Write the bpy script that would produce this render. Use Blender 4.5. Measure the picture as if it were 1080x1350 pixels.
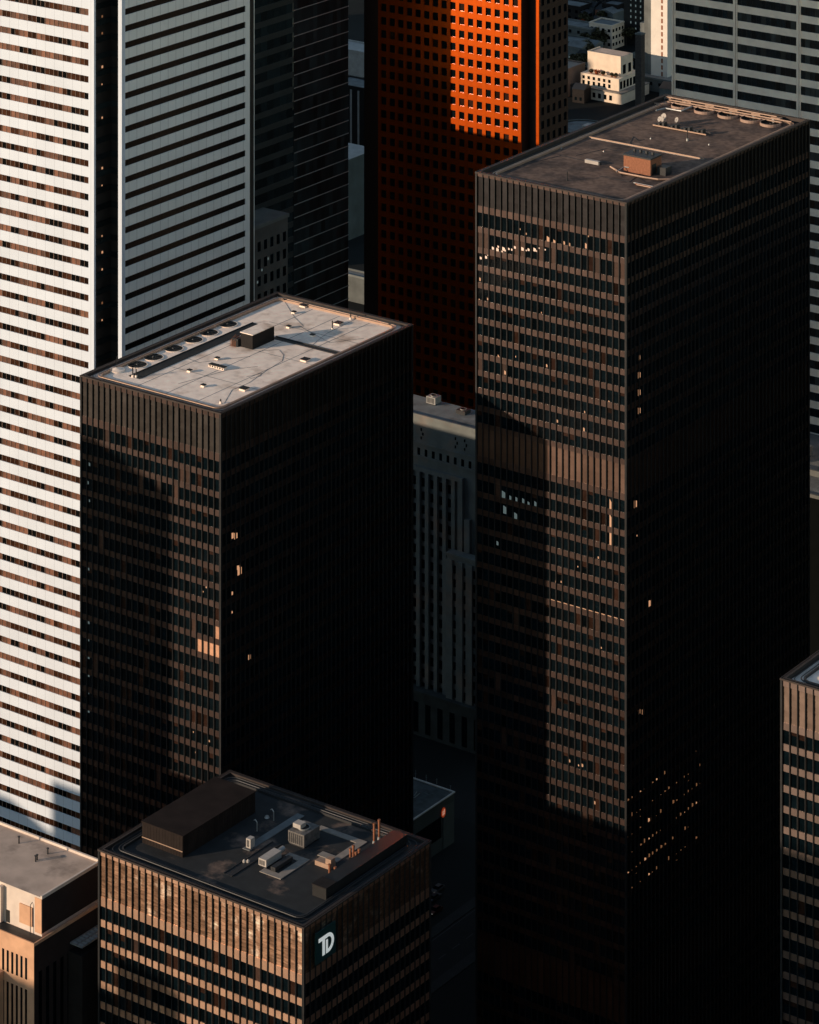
import bpy, math, random
from mathutils import Vector
for o in list(bpy.data.objects): bpy.data.objects.remove(o)
SC = bpy.context.scene
COL = SC.collection
random.seed(7)
R = math.radians

# ------------------------------------------------------------------ camera, sky, sun, exposure
F, HZ, TH, CAMZ = 4356.1, -1023.7, 0.62511, 430.0      # focal px (1080 wide), horizon row, street grid angle, camera height
cam = bpy.data.cameras.new('camera'); camo = bpy.data.objects.new('camera', cam); COL.objects.link(camo)
camo.location = (0, 0, CAMZ); camo.rotation_euler = (R(90), 0, 0)
cam.sensor_fit = 'HORIZONTAL'; cam.sensor_width = 36; cam.lens = 36 * F / 1080
cam.shift_y = -(675 - HZ) / 1080; cam.clip_start = 1; cam.clip_end = 20000
SC.camera = camo
SUN_EL, SUN_AZ = R(11.4), R(19.6)                      # elevation; direction the light travels, from +X towards +Y
w = bpy.data.worlds.new('World'); SC.world = w; w.use_nodes = True
nt = w.node_tree; bg = nt.nodes['Background']
sky = nt.nodes.new('ShaderNodeTexSky'); sky.sky_type = 'NISHITA'; sky.sun_disc = False
sky.sun_elevation = SUN_EL
sky.sun_rotation = math.atan2(-math.cos(SUN_AZ), -math.sin(SUN_AZ))
sky.air_density = 1.0; sky.dust_density = 0.0; sky.ozone_density = 0.5
nt.links.new(sky.outputs[0], bg.inputs[0]); bg.inputs[1].default_value = 0.12
sl = bpy.data.lights.new('sun', 'SUN'); sl.energy = 4.2; sl.angle = R(0.5); sl.color = (1.0, 0.76, 0.55)
so = bpy.data.objects.new('sun', sl); COL.objects.link(so)
tdir = Vector((math.cos(SUN_EL) * math.cos(SUN_AZ), math.cos(SUN_EL) * math.sin(SUN_AZ), -math.sin(SUN_EL)))
so.rotation_euler = tdir.to_track_quat('-Z', 'Y').to_euler(); so.location = (-300, -100, 600)
SC.view_settings.view_transform = 'Standard'; SC.view_settings.look = 'None'
SC.view_settings.exposure = 0.15; SC.view_settings.gamma = 1

# ------------------------------------------------------------------ helpers
CA, SA = math.cos(TH), math.sin(TH)
def ab2xy(a, b): return (a * CA + b * SA, -a * SA + b * CA)
def xy2ab(x, y): return (x * CA - y * SA, x * SA + y * CA)
def at(px, py, z):                                     # point of the photograph lying at height z -> grid coordinates
    y = F * (CAMZ - z) / (py - HZ); return xy2ab((px - 540) / F * y, y)
def pix(a, b, z):
    x, y = ab2xy(a, b); return (540 + F * x / y, HZ + F * (CAMZ - z) / y, y)

class MB:
    def __init__(s): s.v = []; s.f = []; s.m = []; s.r = []
    def quad(s, pts, m=0, r=None):
        n = len(s.v); s.v += [tuple(p) for p in pts]; s.f.append(tuple(range(n, n + len(pts)))); s.m.append(m)
        s.r.append(random.random() if r is None else r); return s
    def box(s, x0, x1, y0, y1, z0, z1, m=0, r=None, mt=None):
        if x0 > x1: x0, x1 = x1, x0
        if y0 > y1: y0, y1 = y1, y0
        n = len(s.v); r = random.random() if r is None else r
        s.v += [(x0,y0,z0),(x1,y0,z0),(x1,y1,z0),(x0,y1,z0),(x0,y0,z1),(x1,y0,z1),(x1,y1,z1),(x0,y1,z1)]
        for k, q in enumerate([(3,2,1,0),(4,5,6,7),(0,1,5,4),(1,2,6,5),(2,3,7,6),(3,0,4,7)]):
            s.f.append(tuple(n + i for i in q)); s.m.append(mt if (mt is not None and k == 1) else m); s.r.append(r)
        return s
    def prism(s, poly, z0, z1, m=0, mt=None, r=None):
        n = len(s.v); k = len(poly); r = random.random() if r is None else r
        s.v += [(p[0], p[1], z0) for p in poly] + [(p[0], p[1], z1) for p in poly]
        s.f.append(tuple(range(n + k - 1, n - 1, -1))); s.m.append(m); s.r.append(r)
        s.f.append(tuple(range(n + k, n + 2 * k))); s.m.append(m if mt is None else mt); s.r.append(r)
        for i in range(k):
            j = (i + 1) % k; s.f.append((n + i, n + j, n + k + j, n + k + i)); s.m.append(m); s.r.append(r)
        return s
    def cyl(s, c, r0, r1, z0, z1, m=0, n=20, cap=True):
        st = len(s.v); rr = random.random()
        for z, q in ((z0, r0), (z1, r1)):
            for i in range(n):
                t = 2 * math.pi * i / n; s.v.append((c[0] + q * math.cos(t), c[1] + q * math.sin(t), z))
        for i in range(n):
            j = (i + 1) % n; s.f.append((st + i, st + j, st + n + j, st + n + i)); s.m.append(m); s.r.append(rr)
        if cap:
            s.f.append(tuple(range(st + n - 1, st - 1, -1))); s.m.append(m); s.r.append(rr)
            s.f.append(tuple(range(st + n, st + 2 * n))); s.m.append(m); s.r.append(rr)
        return s
    def ring(s, c, ro, ri, z0, z1, m=0, mi=None, n=24):    # open ring with a sunken floor
        st = len(s.v); rr = random.random(); mi = m if mi is None else mi
        for z, q in ((z0, ro), (z1, ro), (z1, ri), (z0 + .03, ri)):
            for i in range(n):
                t = 2 * math.pi * i / n; s.v.append((c[0] + q * math.cos(t), c[1] + q * math.sin(t), z))
        for k in range(3):
            for i in range(n):
                j = (i + 1) % n; s.f.append((st + k*n + i, st + k*n + j, st + (k+1)*n + j, st + (k+1)*n + i))
                s.m.append(mi if k == 2 else m); s.r.append(rr)
        s.f.append(tuple(range(st + 3 * n, st + 4 * n))); s.m.append(mi); s.r.append(rr)
        return s
    def tube(s, pts, r, m=0, n=6, closed=False):
        P = [Vector(p) for p in pts]; st = len(s.v); K = len(P); rr = random.random()
        for i in range(K):
            if closed: d = (P[(i+1) % K] - P[i-1])
            else: d = P[min(i+1, K-1)] - P[max(i-1, 0)]
            d.normalize(); up = Vector((0, 0, 1)) if abs(d.z) < .9 else Vector((1, 0, 0))
            e = d.cross(up).normalized(); g = e.cross(d)
            for k in range(n):
                t = 2 * math.pi * k / n; s.v.append(tuple(P[i] + e * r * math.cos(t) + g * r * math.sin(t)))
        for i in range(K if closed else K - 1):
            i2 = (i + 1) % K
            for k in range(n):
                k2 = (k + 1) % n; s.f.append((st+i*n+k, st+i*n+k2, st+i2*n+k2, st+i2*n+k)); s.m.append(m); s.r.append(rr)
        if not closed:
            s.f.append(tuple(st + k for k in range(n))); s.m.append(m); s.r.append(rr)
            s.f.append(tuple(st + (K-1)*n + k for k in range(n))); s.m.append(m); s.r.append(rr)
        return s
    def build(s, name, mats, parent=None, kind=None, label=None, cat=None, group=None, loc=None, rot=None, smooth=False):
        me = bpy.data.meshes.new(name); me.from_pydata(s.v, [], s.f)
        if not isinstance(mats, (list, tuple)): mats = [mats]
        for m in mats: me.materials.append(m)
        me.polygons.foreach_set('material_index', s.m)
        at_ = me.attributes.new('rnd', 'FLOAT', 'FACE'); at_.data.foreach_set('value', s.r)
        if smooth: me.polygons.foreach_set('use_smooth', [True] * len(s.f))
        me.update()
        o = bpy.data.objects.new(name, me); COL.objects.link(o)
        if parent: o.parent = parent
        if loc: o.location = loc
        if rot is not None: o.rotation_euler = (0, 0, rot)
        return tag(o, label, cat, group, kind)
def tag(o, label=None, cat=None, group=None, kind=None):
    if label: o['label'] = label
    if cat: o['category'] = cat
    if group: o['group'] = group
    if kind: o['kind'] = kind
    return o
def thing(name, label, cat, a, b, z=0, group=None, rz=0):
    x, y = ab2xy(a, b); o = bpy.data.objects.new(name, None); COL.objects.link(o)
    o.location = (x, y, z); o.rotation_euler = (0, 0, -TH + rz); o.empty_display_size = 2
    return tag(o, label, cat, group)
def copy_tree(o, parent=None):
    c = o.copy(); COL.objects.link(c); c.parent = parent
    for ch in list(o.children): copy_tree(ch, c)
    return c

# ------------------------------------------------------------------ materials
MATS = {}
def mat(name, col, rough=.6, metal=0, spec=.5, var=.15, nscale=.4, rnd=0, emit=None, patch=None, bump=0, stretch=None, col2=None):
    """base colour x noise (var) x per-face value (rnd); patch=(colour, scale, lo, hi) mixes in large stains, or painted glitter, of that colour"""
    m = bpy.data.materials.new(name); m.use_nodes = True; n = m.node_tree.nodes; l = m.node_tree.links
    b = n['Principled BSDF']; b.inputs['Roughness'].default_value = rough; b.inputs['Metallic'].default_value = metal
    b.inputs['Specular IOR Level'].default_value = spec
    tc = n.new('ShaderNodeTexCoord'); mp = n.new('ShaderNodeMapping'); l.new(tc.outputs['Object'], mp.inputs[0])
    if stretch: mp.inputs['Scale'].default_value = stretch
    nz = n.new('ShaderNodeTexNoise'); nz.inputs['Scale'].default_value = nscale; nz.inputs['Detail'].default_value = 6
    l.new(mp.outputs[0], nz.inputs['Vector'])
    mr = n.new('ShaderNodeMapRange'); mr.inputs['From Min'].default_value = .3; mr.inputs['From Max'].default_value = .7
    mr.inputs['To Min'].default_value = 1 - var; mr.inputs['To Max'].default_value = 1 + var
    l.new(nz.outputs[0], mr.inputs[0]); val = mr.outputs[0]
    if rnd:
        at_ = n.new('ShaderNodeAttribute'); at_.attribute_name = 'rnd'
        m2 = n.new('ShaderNodeMapRange'); m2.inputs['To Min'].default_value = 1 - rnd; m2.inputs['To Max'].default_value = 1 + rnd
        l.new(at_.outputs['Fac'], m2.inputs[0])
        mu = n.new('ShaderNodeMath'); mu.operation = 'MULTIPLY'; l.new(val, mu.inputs[0]); l.new(m2.outputs[0], mu.inputs[1]); val = mu.outputs[0]
    rgb = n.new('ShaderNodeRGB'); rgb.outputs[0].default_value = (*col, 1); base = rgb.outputs[0]
    if patch:
        pc, ps, lo, hi = patch
        n2 = n.new('ShaderNodeTexNoise'); n2.inputs['Scale'].default_value = ps; n2.inputs['Detail'].default_value = 8; n2.inputs['Roughness'].default_value = .6
        l.new(tc.outputs['Object'], n2.inputs['Vector'])
        m3 = n.new('ShaderNodeMapRange'); m3.inputs['From Min'].default_value = lo; m3.inputs['From Max'].default_value = hi
        l.new(n2.outputs[0], m3.inputs[0])
        mx = n.new('ShaderNodeMix'); mx.data_type = 'RGBA'; l.new(m3.outputs[0], mx.inputs['Factor']); l.new(base, mx.inputs['A'])
        mx.inputs['B'].default_value = (*pc, 1); base = mx.outputs['Result']
    vm = n.new('ShaderNodeVectorMath'); vm.operation = 'SCALE'; l.new(base, vm.inputs[0]); l.new(val, vm.inputs['Scale'])
    l.new(vm.outputs[0], b.inputs['Base Color'])
    if emit:
        b.inputs['Emission Color'].default_value = (*emit[0], 1); b.inputs['Emission Strength'].default_value = emit[1]
    if bump:
        bn = n.new('ShaderNodeBump'); bn.inputs['Strength'].default_value = bump; bn.inputs['Distance'].default_value = .1
        l.new(nz.outputs[0], bn.inputs['Height']); l.new(bn.outputs[0], b.inputs['Normal'])
    MATS[name] = m; return m
def joints(m, pu, wu, pz=None, off=0, dark=.45, z0=0):
    """panel joints cut into material m: every pu metres along the wall, wu wide (and every pz metres up)"""
    n = m.node_tree.nodes; l = m.node_tree.links; b = n['Principled BSDF']
    src = b.inputs['Base Color'].links[0].from_socket
    tc = n.new('ShaderNodeTexCoord'); sx = n.new('ShaderNodeSeparateXYZ'); l.new(tc.outputs['Object'], sx.inputs[0])
    ge = n.new('ShaderNodeNewGeometry'); vt = n.new('ShaderNodeVectorTransform'); vt.vector_type = 'NORMAL'; vt.convert_from = 'WORLD'; vt.convert_to = 'OBJECT'
    l.new(ge.outputs['True Normal'], vt.inputs[0]); sn = n.new('ShaderNodeSeparateXYZ'); l.new(vt.outputs[0], sn.inputs[0])
    def M(op, a, b_=None):
        k = n.new('ShaderNodeMath'); k.operation = op
        for i, v in enumerate((a, b_)):
            if v is None: continue
            if isinstance(v, (int, float)): k.inputs[i].default_value = v
            else: l.new(v, k.inputs[i])
        return k.outputs[0]
    ax = M('GREATER_THAN', M('ABSOLUTE', sn.outputs[1]), .5)          # wall faces along v: use u
    ay = M('GREATER_THAN', M('ABSOLUTE', sn.outputs[0]), .5)
    c = M('ADD', M('MULTIPLY', sx.outputs[0], ax), M('MULTIPLY', sx.outputs[1], ay))
    fr = M('LESS_THAN', M('FLOORED_MODULO', M('ADD', c, off), pu), wu)
    fr = M('MULTIPLY', fr, M('MAXIMUM', ax, ay))
    if pz: fr = M('MAXIMUM', fr, M('MULTIPLY', M('MAXIMUM', ax, ay), M('LESS_THAN', M('FLOORED_MODULO', M('ADD', sx.outputs[2], z0), pz), wu)))
    sc = M('SUBTRACT', 1, M('MULTIPLY', fr, dark))
    vm = n.new('ShaderNodeVectorMath'); vm.operation = 'SCALE'; l.new(src, vm.inputs[0]); l.new(sc, vm.inputs['Scale'])
    l.new(vm.outputs[0], b.inputs['Base Color'])
    return m

M_glass = mat('dark bronze glass', (.002, .005, .007), .12, 0, .22, .3, .8, rnd=.5)
M_glassw = mat('bronze pane', (.02, .010, .007), .15, 0, .4, .3, .8, rnd=.6)
M_blind = mat('drawn brown blind behind glass', (.045, .022, .015), .4, 0, .4, .3, 1.5, rnd=.4)
M_blindb = mat('pale blind in sun', (.48, .25, .15), .5, 0, .4, .15, 1, rnd=.2)
M_black = mat('black painted steel', (.018, .018, .018), .5, 0, .3, .2)
M_blackm = mat('black steel mullion', (.035, .036, .038), .45, .5, .4, .2)
M_glow = mat('warm lamp and glint glow', (.1, .05, .03), .5, emit=((1, .5, .26), .55))
M_glowd = mat('dim lamp and glint glow', (.1, .05, .03), .5, emit=((1, .45, .2), .16))
M_glint = mat('dining room glint glow', (.1, .05, .03), .5, emit=((1, .66, .45), .95))
M_lampc = mat('cool office lamp', (.05, .06, .06), .5, emit=((.6, .8, .8), .12))

def steel(name, c, metal=1.0, rough=.37): return mat(name, c, rough, metal, .5, .12, .5, rnd=.16)
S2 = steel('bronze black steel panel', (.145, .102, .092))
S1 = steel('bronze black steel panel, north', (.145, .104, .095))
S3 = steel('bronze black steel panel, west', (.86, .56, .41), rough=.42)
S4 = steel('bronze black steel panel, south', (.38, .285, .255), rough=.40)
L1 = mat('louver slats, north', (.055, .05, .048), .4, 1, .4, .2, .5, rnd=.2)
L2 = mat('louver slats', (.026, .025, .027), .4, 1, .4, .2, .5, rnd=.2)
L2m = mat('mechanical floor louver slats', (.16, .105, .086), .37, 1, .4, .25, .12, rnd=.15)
L3 = mat('louver glass with painted glitter', (.36, .22, .15), .43, 1, .6, .55, .8, rnd=.4, stretch=(.6, 1, 4), patch=((.85, .66, .53), .3, .55, .66))  # pale blotches and streaks paint the glitter of reflections
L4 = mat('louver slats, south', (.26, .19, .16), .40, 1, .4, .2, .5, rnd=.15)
WHITE = joints(mat('white marble cladding', (.63, .70, .79), .55, 0, .3, .055, .12, rnd=.02), 2.83, .07, off=1.0)
WHITE_SH = joints(mat('marble in shaded side tone', (.80, .82, .80), .55, 0, .3, .06, .15, rnd=.02), 2.83, .10, off=2.0, dark=.6)  # the same marble, its shaded-side brightness set by colour
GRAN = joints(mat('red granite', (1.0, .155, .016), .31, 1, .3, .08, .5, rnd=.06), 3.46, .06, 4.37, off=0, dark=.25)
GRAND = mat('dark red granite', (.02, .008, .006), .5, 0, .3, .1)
CONC = mat('beige steel cladding', (.98, .83, .69), .6, 0, .3, .10, .3, rnd=.06)
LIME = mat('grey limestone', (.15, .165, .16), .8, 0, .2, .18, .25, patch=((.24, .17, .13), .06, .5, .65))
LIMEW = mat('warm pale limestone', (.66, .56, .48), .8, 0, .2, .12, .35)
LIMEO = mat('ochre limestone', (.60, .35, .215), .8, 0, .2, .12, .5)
ROOFW = mat('pale gravel roof', (1.0, .84, .71), .85, 0, .1, .13, .6, patch=((.50, .36, .27), .13, .53, .72))
ROOFB = mat('brown gravel roof', (.19, .13, .10), .9, 0, .1, .30, .9, patch=((.07, .055, .05), .12, .42, .62))
ROOFD = mat('black membrane roof', (.028, .030, .031), .8, 0, .2, .2, .4, patch=((.22, .15, .115), .13, .55, .70))
ROOFG = mat('grey roof', (.17, .18, .18), .85, 0, .1, .2, .3, patch=((.09, .09, .09), .1, .5, .7))
ROOFT = mat('tan roof', (.54, .42, .34), .85, 0, .1, .15, .3, patch=((.28, .22, .18), .12, .55, .7))
METAL = mat('galvanised metal', (.34, .34, .33), .45, .5, .5, .12, 1)
RAILM = mat('copper brown coping', (.42, .28, .20), .5, .4, .5, .1, 1)
RIMD = mat('brown roof coping', (.05, .038, .033), .6, .2, .3, .15, 1)
RAILD = mat('dark coping', (.035, .036, .038), .5, .3, .4, .1, 1)
PAINTW = mat('white painted unit', (.42, .38, .34), .6, 0, .3, .1, 1)
BRICK = mat('orange brick', (.28, .12, .07), .85, 0, .1, .2, 2.5)
RUST = mat('rusty steel stack', (.26, .10, .05), .6, .2, .4, .25, 2)
DARKB = mat('dark grey cladding', (.022, .019, .018), .7, 0, .1, .15, .5, rnd=.1)
PATHM = mat('pale walkway slab', (.26, .23, .20), .8, 0, .2, .15, 1)
GLT = mat('teal tower glass', (.010, .016, .018), .18, 0, .4, .4, .06, rnd=.4)
GLT2 = mat('teal curtain wall glass', (.012, .022, .025), .3, 0, .15, .5, .05, rnd=.5)
TRIM = mat('pale glazing bar', (.26, .30, .30), .5, .2, .4, .1, 1)
ASPH = mat('asphalt', (.010, .011, .012), .9, 0, .2, .25, .15)
GRND = mat('city ground', (.013, .015, .015), .95, 0, .1, .35, .02)
PAVE = mat('pavement', (.022, .024, .024), .9, 0, .2, .2, .5)
LINE = mat('road paint', (.06, .06, .06), .8, 0, .2, .1, 1)
SIGNG = mat('dark green sign', (.012, .045, .045), .4, 0, .4, .05, 1)
SIGNW = mat('white sign letters', (.75, .75, .72), .5, emit=((.85, .9, .88), .38))
SIGNR = mat('red lit sign', (.5, .08, .02), .5, emit=((1, .12, .03), .14))
SIGNRW = mat('pale lit sign mark', (.6, .3, .2), .5, emit=((1, .5, .35), .35))
CREAM = mat('cream stone', (.78, .64, .50), .8, 0, .2, .1, .3)
TEALW = mat('grey stucco', (.13, .14, .135), .85, 0, .2, .2, .2, rnd=.3)
LEAF = mat('dark autumn leaves', (.06, .055, .03), .9, 0, .1, .4, 1.2, rnd=.5)
LEAFR = mat('rust red leaves', (.25, .06, .02), .9, 0, .1, .4, 1.2, rnd=.5)
BARK = mat('bark', (.06, .045, .035), .9)
CARP = [mat('car paint white', (.09, .09, .09), .3, 0, .5, .03), mat('car paint dark', (.03, .03, .035), .3, 0, .5, .03), mat('car paint red', (.08, .015, .01), .3, 0, .5, .03)]
TYRE = mat('tyre rubber', (.02, .02, .02), .8)
HEADL = mat('headlight', (.8, .8, .7), .3, emit=((.9, .9, .8), .12))

# ------------------------------------------------------------------ ground
g = MB(); g.quad([(-9000, -3000, 0), (9000, -3000, 0), (9000, 15000, 0), (-9000, 15000, 0)])
g.build('ground', GRND, kind='structure')

def rrect(x0, x1, y0, y1, r, z, n=6):                  # rounded rectangle outline
    P = []
    for cx, cy, t0 in ((x1 - r, y0 + r, -90), (x1 - r, y1 - r, 0), (x0 + r, y1 - r, 90), (x0 + r, y0 + r, 180)):
        for i in range(n + 1):
            t = R(t0 + 90 * i / n); P.append((cx + r * math.cos(t), cy + r * math.sin(t), z))
    return P

def pick_windows(cells, a0, b0, ymax, ymin=0, n=100, hide=None):
    """cells: list of (u,v,z, size...) -> the n that show largest in the picture, and the rest"""
    sc = []
    for c in cells:
        px, py, Y = pix(a0 + c['c'][0], b0 + c['c'][1], c['c'][2])
        vis = 0 < px < 1080 and ymin < py < ymax and c['vis'] and not (hide and hide(px, py))
        sc.append((0 if vis else 1, -c['area'] / (Y * Y), c))
    order = sorted(range(len(sc)), key=lambda i: (sc[i][0], sc[i][1]))
    return [sc[i][2] for i in order[:n] if sc[i][0] == 0], [sc[i][2] for i in order[n:]] + [sc[i][2] for i in order[:n] if sc[i][0] == 1]

# ------------------------------------------------------------------ steel and glass towers of the same family
def floors(spec, h, sp, ztop, zend=0):
    """spec: [(kind, height)] from the roof down, 'floors:n' repeats"""
    out = []; z = ztop
    for kind, hh in spec:
        if kind == 'N':
            for _ in range(int(hh)):
                out.append(('G', z - (h - sp), z)); z -= (h - sp); out.append(('S', z - sp, z)); z -= sp
        else: out.append((kind, z - hh, z)); z -= hh
    while z > h:
        out.append(('G', z - (h - sp), z)); z -= (h - sp); out.append(('S', z - sp, z)); z -= sp
    out.append(('G', 0.02, z))
    return out
def black_tower(name, label, a1, b0, W, L, nu, nv, ztop, spec, steelm, louvm, roofm, h=3.66, sp=1.2, ymax=1350, hide=None,
                blind=.025, visB=True, curb=.9, special=None, rim=RAILM, group=None, midlouv=None):
    a0 = a1 - W; T = thing(name, label, 'tower', a0, b0, group=group)
    MB().box(.05, W - .05, .05, L - .05, 0, ztop - curb - .31, 0).build('core', M_black, T)
    lev = floors(spec, h, sp, ztop)
    cells = []; fi = 0
    for kind, z0, z1 in lev:
        if kind in 'SF':
            e = .10 if kind == 'S' else .16; mb = MB()
            for i in range(nu):
                u0, u1 = W * i / nu, W * (i + 1) / nu
                mb.quad([(u0, -e, z0), (u1, -e, z0), (u1, -e, z1), (u0, -e, z1)])
                mb.quad([(u1, L + e, z0), (u0, L + e, z0), (u0, L + e, z1), (u1, L + e, z1)])
            for i in range(nv):
                v0, v1 = L * i / nv, L * (i + 1) / nv
                mb.quad([(W + e, v0, z0), (W + e, v1, z0), (W + e, v1, z1), (W + e, v0, z1)])
                mb.quad([(-e, v1, z0), (-e, v0, z0), (-e, v0, z1), (-e, v1, z1)])
            for z, fl in ((z1, 0), (z0, 1)):                 # ledge at top and bottom
                for (x0, x1, y0, y1) in ((-e, W + e, -e, 0), (-e, W + e, L, L + e), (-e, 0, 0, L), (W, W + e, 0, L)):
                    q = [(x0, y0, z), (x1, y0, z), (x1, y1, z), (x0, y1, z)]; mb.quad(q[::-1] if fl else q)
            mb.build('spandrel' if kind == 'S' else 'fascia', steelm, T)
        elif kind in 'LM':
            mb = MB(); lm = louvm if kind == 'L' else (midlouv or louvm)
            for i in range(nu):
                u0, u1 = W * i / nu, W * (i + 1) / nu; k = max(3, int((z1 - z0) / .9)); rr = random.random()
                for j in range(k):
                    za, zb = z0 + (z1 - z0) * j / k, z0 + (z1 - z0) * (j + 1) / k
                    for vv, s_ in ((-.03, 1), (L + .03, -1)):
                        q = [(u0, vv, za), (u1, vv, za), (u1, vv + .05 * s_, zb), (u0, vv + .05 * s_, zb)]
                        mb.quad(q if s_ == 1 else q[::-1], r=min(1, max(0, rr + random.uniform(-.25, .25))))
            for i in range(nv):
                v0, v1 = L * i / nv, L * (i + 1) / nv
                mb.quad([(W + .03, v0, z0), (W + .03, v1, z0), (W + .03, v1, z1), (W + .03, v0, z1)])
                mb.quad([(-.03, v1, z0), (-.03, v0, z0), (-.03, v0, z1), (-.03, v1, z1)])
            mb.build('louver_band', lm, T)
        else:
            fi += 1
            for i in range(nu):
                u0, u1 = W * i / nu + .05, W * (i + 1) / nu - .05
                cells.append(dict(c=((u0 + u1) / 2, 0, (z0 + z1) / 2), q=[(u0, .0, z0), (u1, .0, z0), (u1, .0, z1), (u0, .0, z1)], vis=True, area=(u1 - u0) * (z1 - z0) * .85, face='A', f=fi, i=i))
                cells.append(dict(c=((u0 + u1) / 2, L, (z0 + z1) / 2), q=[(u1, L, z0), (u0, L, z0), (u0, L, z1), (u1, L, z1)], vis=False, area=1, face='C', f=fi, i=i))
            for i in range(nv):
                v0, v1 = L * i / nv + .05, L * (i + 1) / nv - .05
                cells.append(dict(c=(W, (v0 + v1) / 2, (z0 + z1) / 2), q=[(W, v0, z0), (W, v1, z0), (W, v1, z1), (W, v0, z1)], vis=visB, area=(v1 - v0) * (z1 - z0) * .5, face='B', f=fi, i=i))
                cells.append(dict(c=(0, (v0 + v1) / 2, (z0 + z1) / 2), q=[(0, v1, z0), (0, v0, z0), (0, v0, z1), (0, v1, z1)], vis=False, area=1, face='D', f=fi, i=i))
    one, rest = pick_windows(cells, a0, b0, ymax, hide=hide)
    wm = [M_glass, M_glassw, M_blind, M_blindb]
    def mi(c):
        if special:
            s = special(c)
            if s is not None: return s
        q = random.random()
        if c['face'] in 'BD': return 0
        return 2 if q < blind * .35 else (1 if q < blind + .03 else 0)
    def addw(mb, c):
        m = mi(c); mb.quad(c['q'], m)
        if m == 0 and c['face'] == 'A' and random.random() < .12:      # half-drawn blind just in front of the glass
            q = c['q']; z1 = q[2][2]; z0 = z1 - (z1 - q[0][2]) * random.uniform(.15, .5); y = -.012
            mb.quad([(q[0][0], y, z0), (q[1][0], y, z0), (q[1][0], y, z1), (q[0][0], y, z1)], 1)
    for c in one:
        mb = MB(); addw(mb, c); mb.build('window', wm, T)
    mb = MB()
    for c in rest: addw(mb, c)
    mb.build('window', wm, T, kind='stuff')
    # mullions: I-beams standing proud of the glass
    d, t = .34, .055
    for i in range(nu + 1):
        u = W * i / nu; u = min(max(u, .06), W - .06)
        MB().box(u - t, u + t, -d, -.18 + .0, 0, ztop - .25).box(u - .02, u + .02, -.178, -.005, 0, ztop - .26).build('mullion', M_blackm, T)
    for i in range(nv + 1):
        v = L * i / nv; v = min(max(v, .06), L - .06)
        MB().box(W + .18, W + d, v - t, v + t, 0, ztop - .25).box(W + .005, W + .178, v - .02, v + .02, 0, ztop - .26).build('mullion', M_blackm, T)
    mb = MB()
    for i in range(nu + 1):
        u = min(max(W * i / nu, .06), W - .06); mb.box(u - t, u + t, L + .005, L + d, 0, ztop - .25)
    for i in range(nv + 1):
        v = min(max(L * i / nv, .06), L - .06); mb.box(-d, -.005, v - t, v + t, 0, ztop - .25)
    mb.build('mullion', M_blackm, T, kind='stuff')
    for (cx, cy) in ((0, 0), (W, 0), (W, L), (0, L)):      # corner posts
        sx = -1 if cx == 0 else 1; sy = -1 if cy == 0 else 1
        MB().box(cx, cx + sx * .30, cy, cy + sy * .30, 0, ztop - .2).build('corner_post', M_blackm, T)
    # roof: coping slab, sunken deck, rounded kerbs
    zd = ztop - curb; e = .36
    mb = MB()
    for (x0, x1, y0, y1) in ((-e, W + e, -e, .5), (-e, W + e, L - .5, L + e), (-e, .5, .5, L - .5), (W - .5, W + e, .5, L - .5)):
        mb.box(x0, x1, y0, y1, ztop - .28, ztop)
    for (x0, x1, y0, y1) in ((.1, W - .1, .1, .5), (.1, W - .1, L - .5, L - .1), (.1, .5, .5, L - .5), (W - .5, W - .1, .5, L - .5)):
        mb.box(x0, x1, y0, y1, zd - .2, ztop - .28)
    mb.build('parapet', RIMD, T)
    dk = MB().box(.5, W - .5, .5, L - .5, zd - .3, zd).build('roof_deck', roofm, T)
    for off, hh, rr, mm in ((1.0, .35, .10, RAILD), (1.9, .42, .14, rim)):
        MB().tube(rrect(off, W - off, off, L - off, 2.2 - off * .3, zd + hh), rr * .8, closed=True).build('roof_rail', mm, T)
    mb = MB()
    P = rrect(2.2, W - 2.2, 2.2, L - 2.2, 1.8, 0); Q = rrect(2.5, W - 2.5, 2.5, L - 2.5, 1.5, 0)
    K = len(P)
    for i in range(K):
        j = (i + 1) % K; z = zd + .45
        mb.quad([(P[i][0], P[i][1], z), (P[j][0], P[j][1], z), (Q[j][0], Q[j][1], z), (Q[i][0], Q[i][1], z)])
        mb.quad([(P[i][0], P[i][1], zd + .004), (P[j][0], P[j][1], zd + .004), (P[j][0], P[j][1], z), (P[i][0], P[i][1], z)])
        mb.quad([(Q[j][0], Q[j][1], zd + .004), (Q[i][0], Q[i][1], zd + .004), (Q[i][0], Q[i][1], z), (Q[j][0], Q[j][1], z)])
    mb.build('roof_kerb', rim, dk)
    T['a0'] = a0; T['b0'] = b0
    return T, zd

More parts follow.
